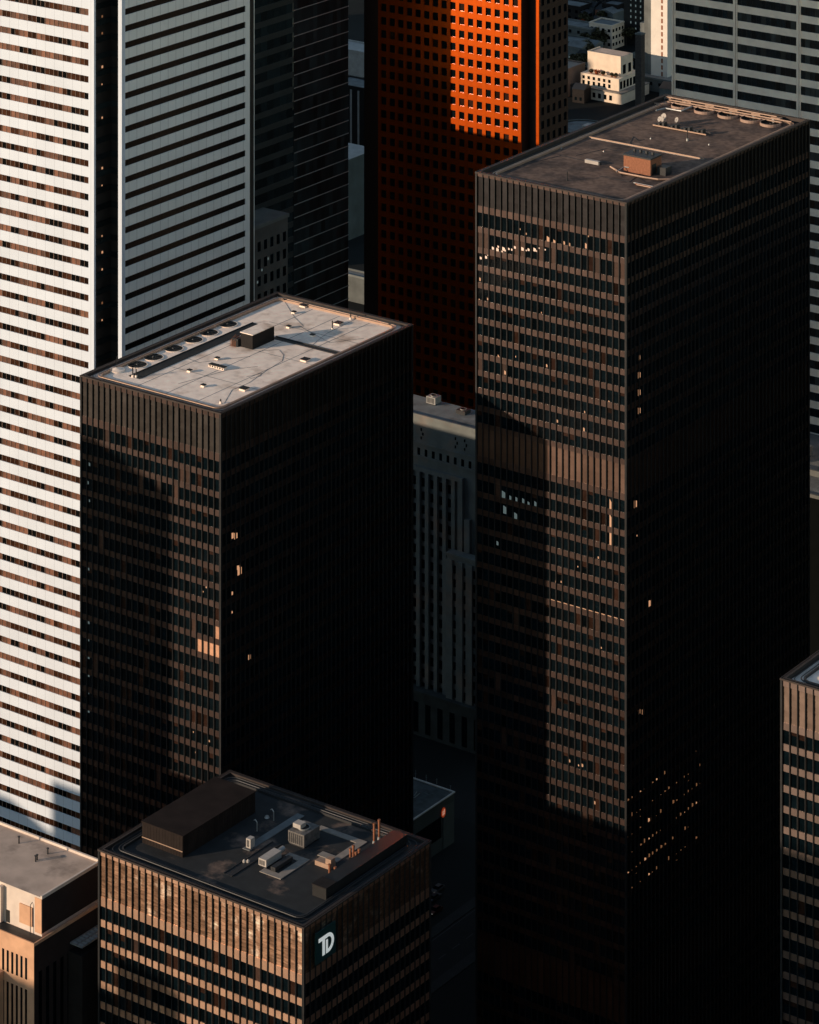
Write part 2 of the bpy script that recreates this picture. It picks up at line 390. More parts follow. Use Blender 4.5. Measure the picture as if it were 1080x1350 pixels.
class Roof:                                             # places roof furniture on a deck
    def __init__(s, z, tower=''): s.z = z; s.n = tower
    def p(s, px, py): return at(px, py, s.z)
def glowset(T, face, a0, b0, W, pts, m, wd=.5, hh=.9, name='pane_glow'):
    """small glowing quads on the panes, for lamps and painted glints; pts are (px, py[, scale])"""
    for p in pts:
        px, py = p[:2]; s = p[2] if len(p) > 2 else 1
        # intersect the view ray with the facade plane
        dx, dy, dz = (px - 540) / F, 1.0, -(py - HZ) / F
        da, db = xy2ab(dx, dy)
        if face == 'A':
            t = (b0 - .02) / db; u = da * t - a0; z = CAMZ + dz * t
            q = [(u - wd*s/2, -.02, z - hh*s/2), (u + wd*s/2, -.02, z - hh*s/2), (u + wd*s/2, -.02, z + hh*s/2), (u - wd*s/2, -.02, z + hh*s/2)]
        else:
            t = (a0 + W + .02) / da; v = db * t - b0; z = CAMZ + dz * t
            q = [(W + .02, v - wd*s/2, z - hh*s/2), (W + .02, v + wd*s/2, z - hh*s/2), (W + .02, v + wd*s/2, z + hh*s/2), (W + .02, v - wd*s/2, z + hh*s/2)]
        q[2] = (q[2][0], q[2][1], q[2][2] - hh * s * .2)
        MB().quad(q).build(name, m, T)

GT = None
# tower in the middle left, pale roof
C1 = xy2ab(-37.57, 656.9); Z1 = CAMZ - 236.4
def sp1(c):
    if c['face'] != 'A': return None
    px, py, _ = pix(T1a + c['c'][0], C1[1], c['c'][2])
    if 258 < px < 292 and 832 < py < 862: return 3
    if 185 < px < 292 and 625 < py < 655 and random.random() < .2: return 2
    if 232 < px < 258 and 822 < py < 838: return 2
    return None
T1a = C1[0] - 36.6
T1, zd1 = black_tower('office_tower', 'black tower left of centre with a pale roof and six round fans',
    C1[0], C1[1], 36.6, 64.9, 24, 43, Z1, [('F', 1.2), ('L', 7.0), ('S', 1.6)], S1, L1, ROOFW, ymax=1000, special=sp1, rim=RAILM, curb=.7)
glowset(T1, 'B', T1a, C1[1], 36.6, [(306, 706, 1), (311, 706, 1), (316, 752, 1.3), (314, 748, .7), (306, 782, .6), (306, 807, .4), (329, 866, .8)], M_glow, 1.0, 1.3)
glowset(T1, 'A', T1a, C1[1], 36.6, [(118, 612, .8), (116, 636, .8), (118, 660, .6), (117, 750, .7), (117, 820, .9), (117, 844, .5), (117, 866, .9), (117, 890, .8), (117, 937, .9), (117, 914, .4)], M_lampc, .5, .9)
glowset(T1, 'A', T1a, C1[1], 36.6, [(272, 774, .7), (268, 780, .5), (276, 977, .7), (258, 992, .5), (255, 965, .5)], M_glow, .4, .6)

# tallest black tower, right of centre
C2 = xy2ab(43.83, 668.86); Z2 = CAMZ - 198.04; L2V = 75.7; T2a = C2[0] - 36.6
def sp2(c):
    if c['face'] != 'A': return None
    f, i = c['f'], c['i']
    if f == 2 and (i in (0, 1, 6, 7, 10, 12) or (i > 9 and random.random() < .35)): return 2
    return None
T2, zd2 = black_tower('office_tower', 'tallest black tower, right of centre, with a brown roof carrying a brick box',
    C2[0], C2[1], 36.6, L2V, 24, 48, Z2,
    [('F', .9), ('L', 6.1), ('S', 1.4), ('G', 3.0), ('S', 1.2), ('G', 3.1), ('S', 1.2), ('N', 9), ('G', 2.4), ('S', 1.1), ('M', 5.8), ('S', 1.4), ('N', 27), ('M', 7.4)],
    S2, L2, ROOFB, ymax=1085, special=sp2, curb=1.1, midlouv=L2m)
glowset(T2, 'B', T2a, C2[1], 36.6, [(843, 471, .8), (843, 494, 1), (843, 517, 1), (843, 541, 1), (839, 577, .3), (838, 664, 1.2), (840, 706, .3), (857, 795, 1), (843, 828, .4), (843, 938, .8), (848, 938, .8)], M_glow, .9, 1.3)
rs = random.Random(11)
for k in range(6):                                      # glowing quads painting sun reflections on the panes low on the dark side
    for j in range(19):
        if rs.random() < .15 + .2 * (k in (0, 5)): continue
        z = CAMZ - 320.0 - 3.66 * k; v = L2V / 48 * (j + .5) + rs.uniform(-.3, .3); q = rs.uniform(.5, 1.15)
        zz_ = z + rs.uniform(-.3, .6)
        MB().quad([(36.62, v - .3 * q, zz_ - .75 * q), (36.62, v + .3 * q, zz_ - .75 * q), (36.62, v + .3 * q, zz_ + .5 * q), (36.62, v - .3 * q, zz_ + .75 * q)]).build('pane_glow', rs.choice([M_glowd, M_glowd, M_glowd, M_glowd, M_glowd, M_glow]), T2)
glowset(T2, 'A', T2a, C2[1], 36.6, [(650, 327, 1.1), (656, 329, 1.3), (657, 325, .8), (664, 328, 1.4), (662, 332, 1), (666, 330, .8), (671, 328, .8), (675, 329, .8), (679, 326, 1),
    (689, 328, 1.3), (697, 329, 1), (694, 330, .6), (705, 329, 1.3), (708, 331, .7), (711, 327, .5), (719, 329, .6), (634, 340, 1), (641, 339, 1.1), (643, 336, .5)], M_glint, .45, .55)  # glowing quads stand in for bright glints in the dining room panes
glowset(T2, 'A', T2a, C2[1], 36.6, [(723, 316, 1.6), (731, 319, 1.1), (686, 302, .4), (694, 308, .5), (744, 320, .8), (751, 322, .8), (773, 324, 1.2), (776, 311, .5), (633, 368, .8), (632, 395, .5), (643, 394, .6),
    (714, 412, .4), (658, 471, .6), (666, 491, .9), (680, 470, .4), (721, 482, .7), (787, 530, .5), (803, 530, .7), (771, 543, .5), (735, 555, .7), (657, 469, .5), (770, 566, .8)], M_glow, .45, .9)
glowset(T2, 'A', T2a, C2[1], 36.6, [(805, 668, 1), (805, 688, 1), (805, 709, 1)], M_glow, .45, 3.2)
glowset(T2, 'A', T2a, C2[1], 36.6, [(729 + 8.3 * k, 791 + 2.35 * k, 1) for k in range(12)], M_glow, .9, .16)
glowset(T2, 'A', T2a, C2[1], 36.6, [(733, 767, .6), (740, 767, .5), (789, 735, .6), (793, 854, .5), (762, 747, .4), (751, 1003, .8), (768, 1009, .8), (763, 1009, .5), (784, 1058, .9)], M_glow, .45, .8)
glowset(T2, 'A', T2a, C2[1], 36.6, [(664, 652, 1.4), (673, 656, .8), (681, 658, .8), (690, 660, .9), (697, 664, .8), (706, 664, .9), (666, 672, 1.5), (680, 680, 1.2), (656, 716, .8)], M_lampc, .6, 1.1)

# low tower in front with the sign
C3 = xy2ab(-18.0, 561.39); Z3 = CAMZ - 289.35; T3a = C3[0] - 45.7
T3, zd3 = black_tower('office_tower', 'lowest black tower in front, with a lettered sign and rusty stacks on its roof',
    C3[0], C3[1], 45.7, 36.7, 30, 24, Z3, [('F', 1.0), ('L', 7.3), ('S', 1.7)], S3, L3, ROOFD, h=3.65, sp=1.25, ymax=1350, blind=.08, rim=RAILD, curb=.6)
# tower cut by the right edge
C4 = xy2ab(63.98 + 45.7 * CA, 566.6 - 45.7 * SA); Z4 = CAMZ - 249.4
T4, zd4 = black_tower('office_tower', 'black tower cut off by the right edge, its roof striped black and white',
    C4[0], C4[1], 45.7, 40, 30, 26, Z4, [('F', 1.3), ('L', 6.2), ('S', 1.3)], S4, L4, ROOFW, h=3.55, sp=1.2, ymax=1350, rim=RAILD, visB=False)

# ------------------------------------------------------------------ white marble tower, left
Yw = 765.0; Aw, Bw = xy2ab((124 - 540) / F * Yw, Yw)
WW, DW = 75.0, 60.0; ZW = CAMZ - 100
FCP = thing('office_tower', 'white marble tower with brown window strips filling the left edge', 'tower', Aw, Bw)
h = 3.9; ztw0 = CAMZ - 182.1 + h * 18; wh = 1.52
out = [(-WW, 0), (0, 0), (0, 6.0), (3.9, 6.0), (3.9, 4.0), (5.0, 4.0), (5.0, 51.5), (0, 51.5), (0, DW), (-WW, DW)]
inn = [(-WW + .4, .3), (-.3, .3), (-.3, 6.3), (4.2, 6.3), (4.2, 4.3), (4.7, 4.3), (4.7, 51.2), (-.3, 51.2), (-.3, DW - .3), (-WW + .4, DW - .3)]
MB().prism(inn, 0, ZW - .5).build('core', M_black, FCP)
panelA = [(-WW, 0), (-.001, 0), (-.001, .9), (-WW, .9)]
panelB = [(3.9, 4.0), (5.0, 4.0), (5.0, 51.5), (4.2, 51.5), (4.2, 5), (3.9, 5)]
zt = ztw0; zprev = ZW
WMAT = [M_glass, mat('dark brown strip glass', (.040, .016, .008), .25, 0, .15, .3, .8, rnd=.6), mat('brown blind in strip window', (.14, .06, .035), .5, 0, .3, .3, .8, rnd=.45), mat('black strip glass', (.004, .004, .004), .2, 0, .12, .2, .5)]
cells = []
while zprev > 8:
    z1, z0 = zprev, zt                                   # marble from zt(window top) up to previous window bottom
    if z1 - z0 > .3:
        MB().prism([(-WW, 0), (-.5, 0), (-.5, .28), (-WW, .28)], z0, z1).build('spandrel', WHITE, FCP)
        MB().prism([(4.72, 4.5), (5.0, 4.5), (5.0, 50.6), (4.72, 50.6)], z0, z1).build('spandrel', WHITE_SH, FCP)
    zb = zt - wh
    blk = 0
    for i in range(54):
        u1 = -1.75 - 1.36 * i; u0 = u1 - 1.27
        if u0 < -WW + .5: break
        if i % 2 == 0: blk = random.random()
        cells.append(dict(c=((u0 + u1) / 2, 0, zt - .7), q=[(u0, .22, zb), (u1, .22, zb), (u1, .22, zt), (u0, .22, zt)], vis=True, area=1.8, m=(2 if blk < .30 else (3 if random.random() < .35 else 1))))
    for i in range(32):
        v0 = 5.2 + 1.42 * i; v1 = v0 + 1.40
        cells.append(dict(c=(5, v0, zt - .7), q=[(4.78, v0, zb), (4.78, v1, zb), (4.78, v1, zt), (4.78, v0, zt)], vis=True, area=1.1, m=3))
    zprev = zb; zt -= h
one, rest = pick_windows(cells, Aw, Bw, 1090)
for c in one: MB().quad(c['q'], c['m']).build('window', WMAT, FCP)
mb = MB()
for c in rest: mb.quad(c['q'], c['m'])
mb.build('window', WMAT, FCP, kind='stuff')
WFR = mat('window mullion, brown', (.26, .18, .14), .5, 0, .3)
for i in range(27):
    u = -1.75 + .045 - 1.36 * i
    MB().box(u - (.05 if i % 2 == 0 else .03), u + (.05 if i % 2 == 0 else .03), .10, .26, 0, ZW - .6).build('mullion', WFR, FCP)
MB().box(-1.7, 0, -.004, .3, 0, ZW).box(-.05, .001, .29, .6, 0, ZW).build('corner_pier', WHITE, FCP)
MB().box(3.9, 5.0, 4.0, 4.5, 0, ZW).box(4.6, 5.003, 4.5, 5.2, 0, ZW).build('corner_pier', WHITE, FCP)
MB().box(4.6, 5.003, 49.9, 51.5, 0, ZW).build('corner_pier', WHITE_SH, FCP)
MB().prism([(-WW, .3), (-WW, DW), (-WW + .35, DW), (-WW + .35, .3)], 0, ZW).prism([(-WW + .35, DW - .25), (-WW + .35, DW), (-.3, DW), (-.3, DW - .25)], 0, ZW).build('rear_wall', WHITE_SH, FCP)
MB().prism(out, ZW, ZW + 1).build('roof', WHITE_SH, FCP)
# glazed corner recess with small lit lamps
z = 6
while z < ZW - 4:
    MB().box(-.29, .0, .62, 6.2, z, z + 1.3, 0).box(0.02, 3.88, 6.0, 6.25, z, z + 1.3, 0).build('recess_spandrel', GLT, FCP); z += h
rs = random.Random(5)
for k in range(34):
    if rs.random() < .42: continue
    py = 14 + 22.2 * k + 8
    z = CAMZ - (py - HZ) * 768 / F
    q = rs.uniform(.5, 1)
    MB().box(0.02, .05, 2.6, 2.6 + .55 * q, z, z + .6 * q).build('recess_lamp', M_glow if rs.random() < .7 else M_glowd, FCP)

# ------------------------------------------------------------------ two dark glass towers behind it
def glass_tower(name, label, a1, b0, W, L, ztop, h, barm, glm, bar=.25, depth=.1, ymax=420, nwin=14, skipA=False):
    a0 = a1 - W; T = thing(name, label, 'tower', a0, b0)
    MB().box(.1, W - .1, .1, L - .1, 0, ztop).build('core', M_black, T)
    z = ztop; mw = L / nwin; cells = []
    k = 0
    while z > h:
        mb = MB()
        for (x0, x1, y0, y1) in ((-depth, W - .2, -depth, .1), (-depth, W + depth, L - .1, L + depth), (-depth, .1, .1, L - .1), (W - .1, W + depth, .35, L - .1))[1 if skipA else 0:]:
            mb.box(x0, x1, y0, y1, z - bar, z)
        px, py, _ = pix(a1, b0 + L / 2, z)
        if -40 < py < ymax: mb.build('glazing_bar', barm, T)
        else: mb.build('glazing_bar', barm, T)
        for i in range(nwin):
            v0, v1 = mw * i + .03, mw * (i + 1) - .03
            cells.append(dict(c=(W, (v0 + v1) / 2, z - h / 2), q=[(W, v0, z - h), (W, v1, z - h), (W, v1, z - bar), (W, v0, z - bar)], vis=True, area=mw * h))
        nu = int(W / mw)
        for i in range(nu):
            u0, u1 = W * i / nu + .03, W * (i + 1) / nu - .03
            cells.append(dict(c=((u0 + u1) / 2, 0, z - h / 2), q=[(u0, 0, z - h), (u1, 0, z - h), (u1, 0, z - bar), (u0, 0, z - bar)], vis=not skipA, area=mw * h))
        z -= h; k += 1
    one, rest = pick_windows(cells, a0, b0, ymax)
    for c in one: MB().quad(c['q']).build('window', glm, T)
    mb = MB()
    for c in rest: mb.quad(c['q'])
    if mb.v: mb.build('window', glm, T, kind='stuff')
    MB().box(-.1, W + .1, -.1, L + .1, ztop + .003, ztop + 1).build('roof', ROOFG, T)
    return T
Y = 850.0; ga, gb = xy2ab((337 - 540) / F * Y, Y)
G1S = mat('faint dark spandrel', (.022, .03, .034), .4, .2, .4, .2, .2)
glass_tower('glass_tower', 'black glass tower with faint bands, wedged right beside the white tower', ga, gb - 22, 50, 37.6, CAMZ - 120, 3.9, G1S, GLT, bar=1.5, ymax=330, skipA=True)
Y = 1048.0; ga2, gb2 = xy2ab((387 - 540) / F * Y, Y)
glass_tower('glass_tower', 'dark teal glass tower with thin pale floor lines, left of the red granite tower', ga2, gb2, 40, 29.0, CAMZ - 130, 4.12, TRIM, GLT2, bar=.26, ymax=420, skipA=True)
# low stone block at its foot
Y = 838.0; sa, sb = xy2ab((337 - 540) / F * Y, Y); zs = CAMZ - (300 - HZ) * Y / F
S = thing('stone_block', 'dim stone block with paired windows at the foot of the black glass tower', 'building', sa - 28, sb - 24)
MB().box(0, 29, 0, 36, 0, zs).build('wall', mat('dim stone', (.085, .085, .08), .8, 0, .2, .2, .2), S)
MB().box(-.3, 29.3, -.3, 36.3, zs + .003, zs + .9).build('cornice', TEALW, S)
for k in range(6):
    for j in range(6):
        v = 21 + j * 2.6; z = zs - 3.5 - k * 4.4
        MB().box(29.0, 29.05, v, v + 1.2, z - 2.4, z).build('window', M_glass, S)
for (v, k) in ((23.2, 2), (25.0, 1.4), (27.6, .9)):
    MB().box(29.06, 29.12, v, v + .45, zs - 3.5 - k * 4.4 - 1.5, zs - 3.5 - k * 4.4 - .9).build('window_lamp', M_lampc, S)

# ------------------------------------------------------------------ red granite tower
Y = 1050.0; Ar, Br = xy2ab((687 - 540) / F * Y, Y); fy = F / Y
ZR = CAMZ - 150; mod = 11.65 / (fy * CA) * 1.0; hr = 18.1 / fy
RED = thing('granite_tower', 'red granite tower with square windows, its upper corner glowing orange', 'tower', Ar, Br)
WR = 209 / (fy * CA); DR = 21.0
MB().box(-WR, -.02, .4, DR, 0, ZR - .5).box(-.02, 3.2, 4.6, DR - .1, 0, ZR - .6).build('core', M_black, RED)
ucs = [-(687 - 679.6) / (fy * CA) - mod * k for k in range(16)]
ww, whh = 7.0 / (fy * CA), 10.4 / fy
zc0 = CAMZ - (3.8 - HZ) * (Y + 1.0) / F + hr * 12
zs_ = []; z = zc0
while z > 6: zs_.append(z); z -= hr
mb = MB(); prev = 0
for u in ucs:
    mb.box(u + ww / 2, prev, 0, .42, 0, ZR); prev = u - ww / 2
mb.box(prev - 1.2, prev, 0, .42, 0, ZR)
uend = prev - 1.2
prevz = ZR
for z in zs_:
    mb.box(ucs[-1] - ww / 2, -.3, .004, .41, z + whh / 2, prevz - .01); prevz = z - whh / 2
mb.build('wall', GRAN, RED)
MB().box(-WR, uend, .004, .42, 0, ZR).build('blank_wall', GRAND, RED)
cells = []
for u in ucs:
    for z in zs_:
        cells.append(dict(c=(u, 0, z), q=[(u - ww/2, .37, z - whh/2), (u + ww/2, .37, z - whh/2), (u + ww/2, .37, z + whh/2), (u - ww/2, .37, z + whh/2)], vis=True, area=ww * whh * (2 if u > -28 and z > CAMZ - 292 else 1), m=(1 if random.random() < .12 else 0)))
one, rest = pick_windows(cells, Ar, Br, 520)
for c in one: MB().quad(c['q'], c['m']).build('window', [M_glass, M_glassw], RED)
mb = MB()
for c in rest: mb.quad(c['q'], c['m'])
mb.build('window', [M_glass, M_glassw], RED, kind='stuff')
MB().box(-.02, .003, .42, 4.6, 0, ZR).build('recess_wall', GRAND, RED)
MB().box(3.1, 4.15, 4.0, 4.6, 0, ZR).build('corner_pier', GRAN, RED)
mb = MB(); nb = 5; bw = (DR - 4.6) / nb
for i in range(nb):
    v0 = 4.6 + bw * i; mb.box(3.9, 4.15, v0, v0 + bw * .25, 0, ZR); mb.box(3.9, 4.15, v0 + bw * .75, v0 + bw, 0, ZR)
pz = ZR
for z in zs_:
    mb.box(3.9, 4.14, 4.6, DR - .01, z + whh / 2, pz - .01); pz = z - whh / 2
mb.box(3.9, 4.1, 4.6, DR, 0, 6)
mb.build('side_wall', mat('granite with painted shade', (.035, .014, .01), .5, 0, .3, .1), RED)  # granite coloured near-black to paint this side's shade
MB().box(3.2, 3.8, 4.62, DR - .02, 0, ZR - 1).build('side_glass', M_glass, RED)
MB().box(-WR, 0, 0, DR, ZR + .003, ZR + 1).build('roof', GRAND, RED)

# ------------------------------------------------------------------ beige banded tower, top right
Y = 860.0; Ac, Bc = xy2ab((886.5 - 540) / F * Y, Y); fy = F / Y
ZC = CAMZ - 110; hc = 20.5 / fy; bay = 77.2 / (fy * CA) * .985
CCW = thing('office_tower', 'beige steel tower with horizontal window bands and slim vertical ribs in the top right corner', 'tower', Ac, Bc)
WC = bay * 4; DC = 40
MB().box(.1, WC - .1, .35, DC, 0, ZC - .3).build('core', M_black, CCW)
z = CAMZ - (104.5 - HZ) * (Y) / F + hc * 9; prev = ZC; wc = hc * .55; cells = []
while z > 5:
    if prev - z > .3:
        MB().box(.0, WC, 0, .33, z, prev).build('spandrel', CONC, CCW)
        MB().box(WC - .33, WC + .003, .34, DC, z, prev).build('spandrel', CONC, CCW)
    for j in range(4):
        nW = 12; x0 = j * bay + .65; cw = (bay - 1.3) / nW
        for i in range(nW):
            u0, u1 = x0 + cw * i + .06, x0 + cw * (i + 1) - .06
            cells.append(dict(c=(u0, 0, z - wc / 2), q=[(u0, .28, z - wc), (u1, .28, z - wc), (u1, .28, z), (u0, .28, z)], vis=True, area=cw * wc, m=(1 if random.random() < .2 else 0)))
    prev = z - wc; z -= hc
one, rest = pick_windows(cells, Ac, Bc, 575, hide=lambda x, y: y > 160 and x < 1063)
GLC = [mat('blue black window', (.004, .009, .012), .15, 0, .5, .4, .5, rnd=.7), mat('window with grey blind', (.022, .03, .034), .4, 0, .4, .3, .5, rnd=.5)]
for c in one: MB().quad(c['q'], c['m']).build('window', GLC, CCW)
mb = MB()
for c in rest: mb.quad(c['q'], c['m'])
mb.build('window', GLC, CCW, kind='stuff')
for j in range(5):
    u = j * bay; MB().box(u - .1 if j else 0, u + .55, -.35, .0 - .003, 0, ZC).box(u + .75, u + 1.05, -.30, -.003, 0, ZC).build('rib', CONC, CCW)
for j in range(4):
    mb = MB()
    for i in range(13):
        u = j * bay + .65 + (bay - 1.3) / 12 * i; mb.box(u - .04, u + .04, .2, .32, 0, ZC - .5)
    mb.build('window_mullions', M_blackm, CCW)
MB().box(0, WC, 0, DC, ZC + .003, ZC + 1).build('roof', ROOFG, CCW)
# podium roof in front of it
zp = CAMZ - 306
P = thing('podium_building', 'low grey flat-roofed block at the right edge below the beige banded tower', 'building', -470, 700)
MB().box(0, 130, 0, 37, 0, zp).build('wall', mat('podium wall with painted shade', (.003, .004, .004), .9, 0, .05), P)  # near-black colour paints the shadow that misses this wall
MB().box(.3, 129.7, .3, 36.5, zp + .004, zp + .1).build('roof', ROOFG, P)
MB().box(-.3, 130.3, -.3, .3, zp + .1, zp + .9).box(60, 130, 12, 12.6, zp + .1, zp + 1.5).build('parapet', mat('coping with painted shade', (.10, .105, .10), .7), P)  # coping darkened in colour to look shaded
MB().box(64, 71, 17, 24, zp + .1, zp + 2.5).build('roof_hatch', ROOFG, P)

# ------------------------------------------------------------------ limestone tower seen in the gap
Y = 940.0; Al, Bl = xy2ab((585 - 540) / F * Y, Y); fy = F / Y; kx = fy * CA
CCN = thing('limestone_tower', 'old limestone tower with tall narrow piers in the gap between the two black towers', 'tower', Al, Bl)
ztl = CAMZ - (563 - HZ) * Y / F
STOF = lambda px: (px - 585) / kx * 1.0
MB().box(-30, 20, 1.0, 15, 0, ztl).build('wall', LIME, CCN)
MB().box(-30.2, 20.2, .8, 15.2, ztl + .003, ztl + .5).box(-30.2, 20.2, .7, 1.3, ztl + .5, ztl + 1.4).build('cornice', LIME, CCN)
MB().box(-29.5, 19.5, 1.5, 14.5, ztl + .5, ztl + .54).build('roof', ROOFG, CCN)
for zc in (7.0, 10.8): MB().box(-30.4, 20.4, .6, 1.0, ztl - zc, ztl - zc + .6).build('string_course', LIME, CCN)
for k in range(14):                                     # small attic windows in pairs
    u = STOF(548) + k * 2.55
    if u > 12: break
    MB().box(u, u + .9, .93, .99, ztl - 10.2, ztl - 8.2).build('attic_window', M_glass, CCN)
for x0 in (552, 597, 609):
    for j in range(3): MB().box(STOF(x0) + (j % 2) * .6, STOF(x0) + .45 + (j % 2) * .6, .93, .98, ztl - 3.2 - j * 1.2, ztl - 2.4 - j * 1.2).build('vent_slot', M_glass, CCN)
pier_x = [546.5, 550.5, 563, 574, 585.5, 597]
zpt = ztl - 14.5
for k, px in enumerate([539, 551, 562.5, 574, 585.5, 597]):
    u = STOF(px); MB().box(u - .62, u + .62, 0, .98, 8, zpt).build('pier', LIME, CCN)
MB().box(-30, STOF(604), -.05, .98, zpt + .003, zpt + 1.3).build('pier_head', LIME, CCN)
MB().box(STOF(604), STOF(610), -.3, .98, zpt - 24, zpt + 1.3).box(STOF(612), STOF(619), -.2, .98, zpt - 24, zpt - 10).build('buttress', LIME, CCN)
rs = random.Random(3)
cellm = [M_glass, M_glassw, mat('limestone infill panel', (.16, .15, .14), .8, 0, .2, .2), M_lampc]
for k, px in enumerate([545, 556.7, 568.2, 579.7, 591.2]):
    u = STOF(px)
    for j in range(19):
        z = zpt - 2.0 - j * 3.9
        m = 0
        MB().box(u - .8, u + .8, .90, .97, z - 2.4, z, m).build('window', cellm, CCN)
    if k == 0: continue
    MB().box(u - .75, u + .75, .955, .985, 9, zpt - 12, 2).build('infill_strip', cellm, CCN)
MB().box(STOF(597), 20, -3.0, -.31, 12, ztl - 34.5).box(STOF(596.4), 20.3, -3.3, -.31, ztl - 34.497, ztl - 33.8).build('lower_wing', LIME, CCN)
for px in (608, 622, 632):
    for j in range(12):
        u = STOF(px); z = ztl - 37 - j * 3.9
        MB().box(u - .8, u + .8, -3.05, -2.99, z - 2.2, z, 0).build('window', cellm, CCN)
for px in (601.5, 614.5, 627):
    u = STOF(px); MB().box(u - 1.1, u + 1.1, -3.6, -3.06, 12, ztl - 35.5).build('pier', LIME, CCN)
MB().box(-30, 20, -4.5, -3.61, 0, 12).box(-30, 20, -3.6, .9, 0, 11.5).box(-30, 20.5, -5, -3.6, 12.003, 12.8).build('base', mat('dim base stone', (.045, .052, .052), .8, 0, .2, .3, .3), CCN)
for k in range(9): MB().box(-20 + k * 4.2, -18.2 + k * 4.2, -4.56, -4.503, 1, 9.5).build('base_window', M_glass, CCN)
def roofunit(name, label, cat, a, b, z, sx, sy, sz, m, group=None, fan=True):
    T = thing(name, label, cat, a, b, z, group)
    cs_ = MB().box(0, sx, 0, sy, .25, sz).build('casing', m, T)
    MB().box(.1, sx - .1, .1, .25, 0, .25).box(.1, sx - .1, sy - .25, sy - .1, 0, .25).build('skid', RAILD, T)
    if fan:
        r = min(sx, sy) * .32; MB().ring((sx / 2, sy / 2), r, r * .85, sz + .003, sz + .22, 0, 1).build('fan_ring', [METAL, M_black], T)
    n = max(2, int(sx / .5)); mb = MB()
    for i in range(n): mb.box(.2 + i * (sx - .4) / n, .2 + (i + .6) * (sx - .4) / n, -.03, -.002, .45, sz - .25)
    mb.build('grille', RAILD, cs_)
    return T
zz = ztl + .55
u, v = at(562, 532, zz); roofunit('rooftop_unit', 'pale rooftop unit on the limestone tower, nearer its left end', 'rooftop unit', u, v, zz, 3.2, 3.0, 2.2, METAL)
u, v = at(601, 545, zz); roofunit('rooftop_unit', 'dark low rooftop unit on the limestone tower, right of the pale one', 'rooftop unit', u, v, zz, 3.2, 3.0, 1.1, RAILD)

# ------------------------------------------------------------------ bottom-left limestone building
s_ = 600 / 640.
zr = CAMZ - 318 * s_; ar, br = at(131, 1139, zr); af, bf = at(60, 1187, zr)
LB = thing('limestone_building', 'limestone building in the bottom left corner with a tan flat roof', 'building', ar, bf)
dv = br - bf; zl = zr - 6.8
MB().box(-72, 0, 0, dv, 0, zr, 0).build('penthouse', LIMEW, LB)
MB().box(-72.2, .2, -.2, dv + .2, zr + .003, zr + .3, 0, mt=1).build('roof', [LIMEW, ROOFT], LB)
MB().box(-72.2, .2, dv - .15, dv + .22, zr + .3, zr + .75).box(-.15, .22, -.2, dv - .16, zr + .3, zr + .6).build('roof_coping', LIMEW, LB)
MB().box(.003, .06, .05, dv, zl + .6, zr - .01).box(1.003, 1.06, -3.1, dv + 1, 0, zl - .01).build('side_shade_panel', mat('painted side shade', (.03, .022, .02), .8, 0, .2, .2, .3), LB)  # dark panels hung over the limestone to paint its side in shade
MB().box(-5.2, -2.2, -.25, -.004, zr - 5.6, zr - 2.2).build('vent_panel', LIMEO, LB)
MB().box(-1.6, .003, -.12, -.003, zl + .5, zr - .1).build('corner_pilaster', LIMEO, LB)
MB().box(-8.6, -7.7, -.06, -.004, zl + .2, zl + 2.4).build('door', M_black, LB)
MB().box(-9.7, -9.1, -.9, -.004, zl + .2, zr - .2).build('pilaster', LIMEW, LB)
MB().tube([(-2.3, -.5, zl + .1), (-2.3, -.5, zr - 1.6), (-2.3, -.05, zr - 1.3)], .07).build('pipe', RAILD, LB)
MB().box(-73, 1.0, -3.2, dv + 1, 0, zl).build('lower_wall', LIMEO, LB)
MB().box(-72.9, .9, -3.1, -.2, zl + .003, zl + .1).build('terrace', RAILD, LB)
MB().box(-73.1, 1.15, -3.35, -3.1, zl + .003, zl + .55).box(.9, 1.15, -3.1, dv + 1, zl + .003, zl + .55).build('terrace_parapet', LIMEO, LB)
for k in range(26):
    u = .1 - .9 - 1.1 * k
    MB().box(u - .28, u + .18, -3.26, -3.19, zl - 6.4, zl - 2.6).build('slot_window', M_glass, LB)
    MB().box(u - .28, u + .18, -3.26, -3.19, zl - 60, zl - 8.2).build('slot_window', M_glass, LB)
for k in range(10):
    MB().box(1.063, 1.1, -2 + k * 1.9, -1.2 + k * 1.9, zl - 60, zl - 5).build('side_window', M_glass, LB)
MB().box(-20, -6.2, -8.5, -3.3, 0, zl - 6.5).build('balcony_wing', LIMEO, LB)
MB().box(-20, -6.0, -8.8, -8.51, zl - 9.1, zl - 7.7).box(-20, -6.0, -8.8, -8.51, zl - 13.5, zl - 12.6).box(-20, -6.0, -8.8, -8.51, zl - 18, zl - 17.2).build('balcony_rail', LIMEW, LB)
MB().box(-20, -6.2, -8.6, -8.502, zl - 12.5, zl - 9.2).box(-20, -6.2, -8.6, -8.502, zl - 17, zl - 13.6).build('balcony_window', M_glass, LB)
u0, v0 = at(80, 1222, zl + .3)
mb = MB(); gmb = MB()
for k in range(9):
    v = 6.0 + k * .95
    mb.box(1.3, 4.2, v, v + .12, zl - 3.2, zl - 3.05)
mb.box(1.3, 1.42, 6, 13.9, zl - 3.22, zl - 3.04).box(2.7, 2.82, 6, 13.9, zl - 3.22, zl - 3.04).box(4.1, 4.22, 6, 13.9, zl - 3.22, zl - 3.04)
SK = thing('glass_canopy', 'small slatted glass canopy behind the sunlit penthouse wall, next to the lettered tower', 'canopy', ar, bf)
mb.build('frame', METAL, SK); MB().box(1.3, 4.2, 6, 13.9, zl - 3.3, zl - 3.25).build('glazing', mat('grey canopy glass', (.35, .4, .4), .3), SK)
MB().box(1.0, 4.4, 5.8, 14.1, 0, zl - 4.6).build('wall', DARKB, SK)
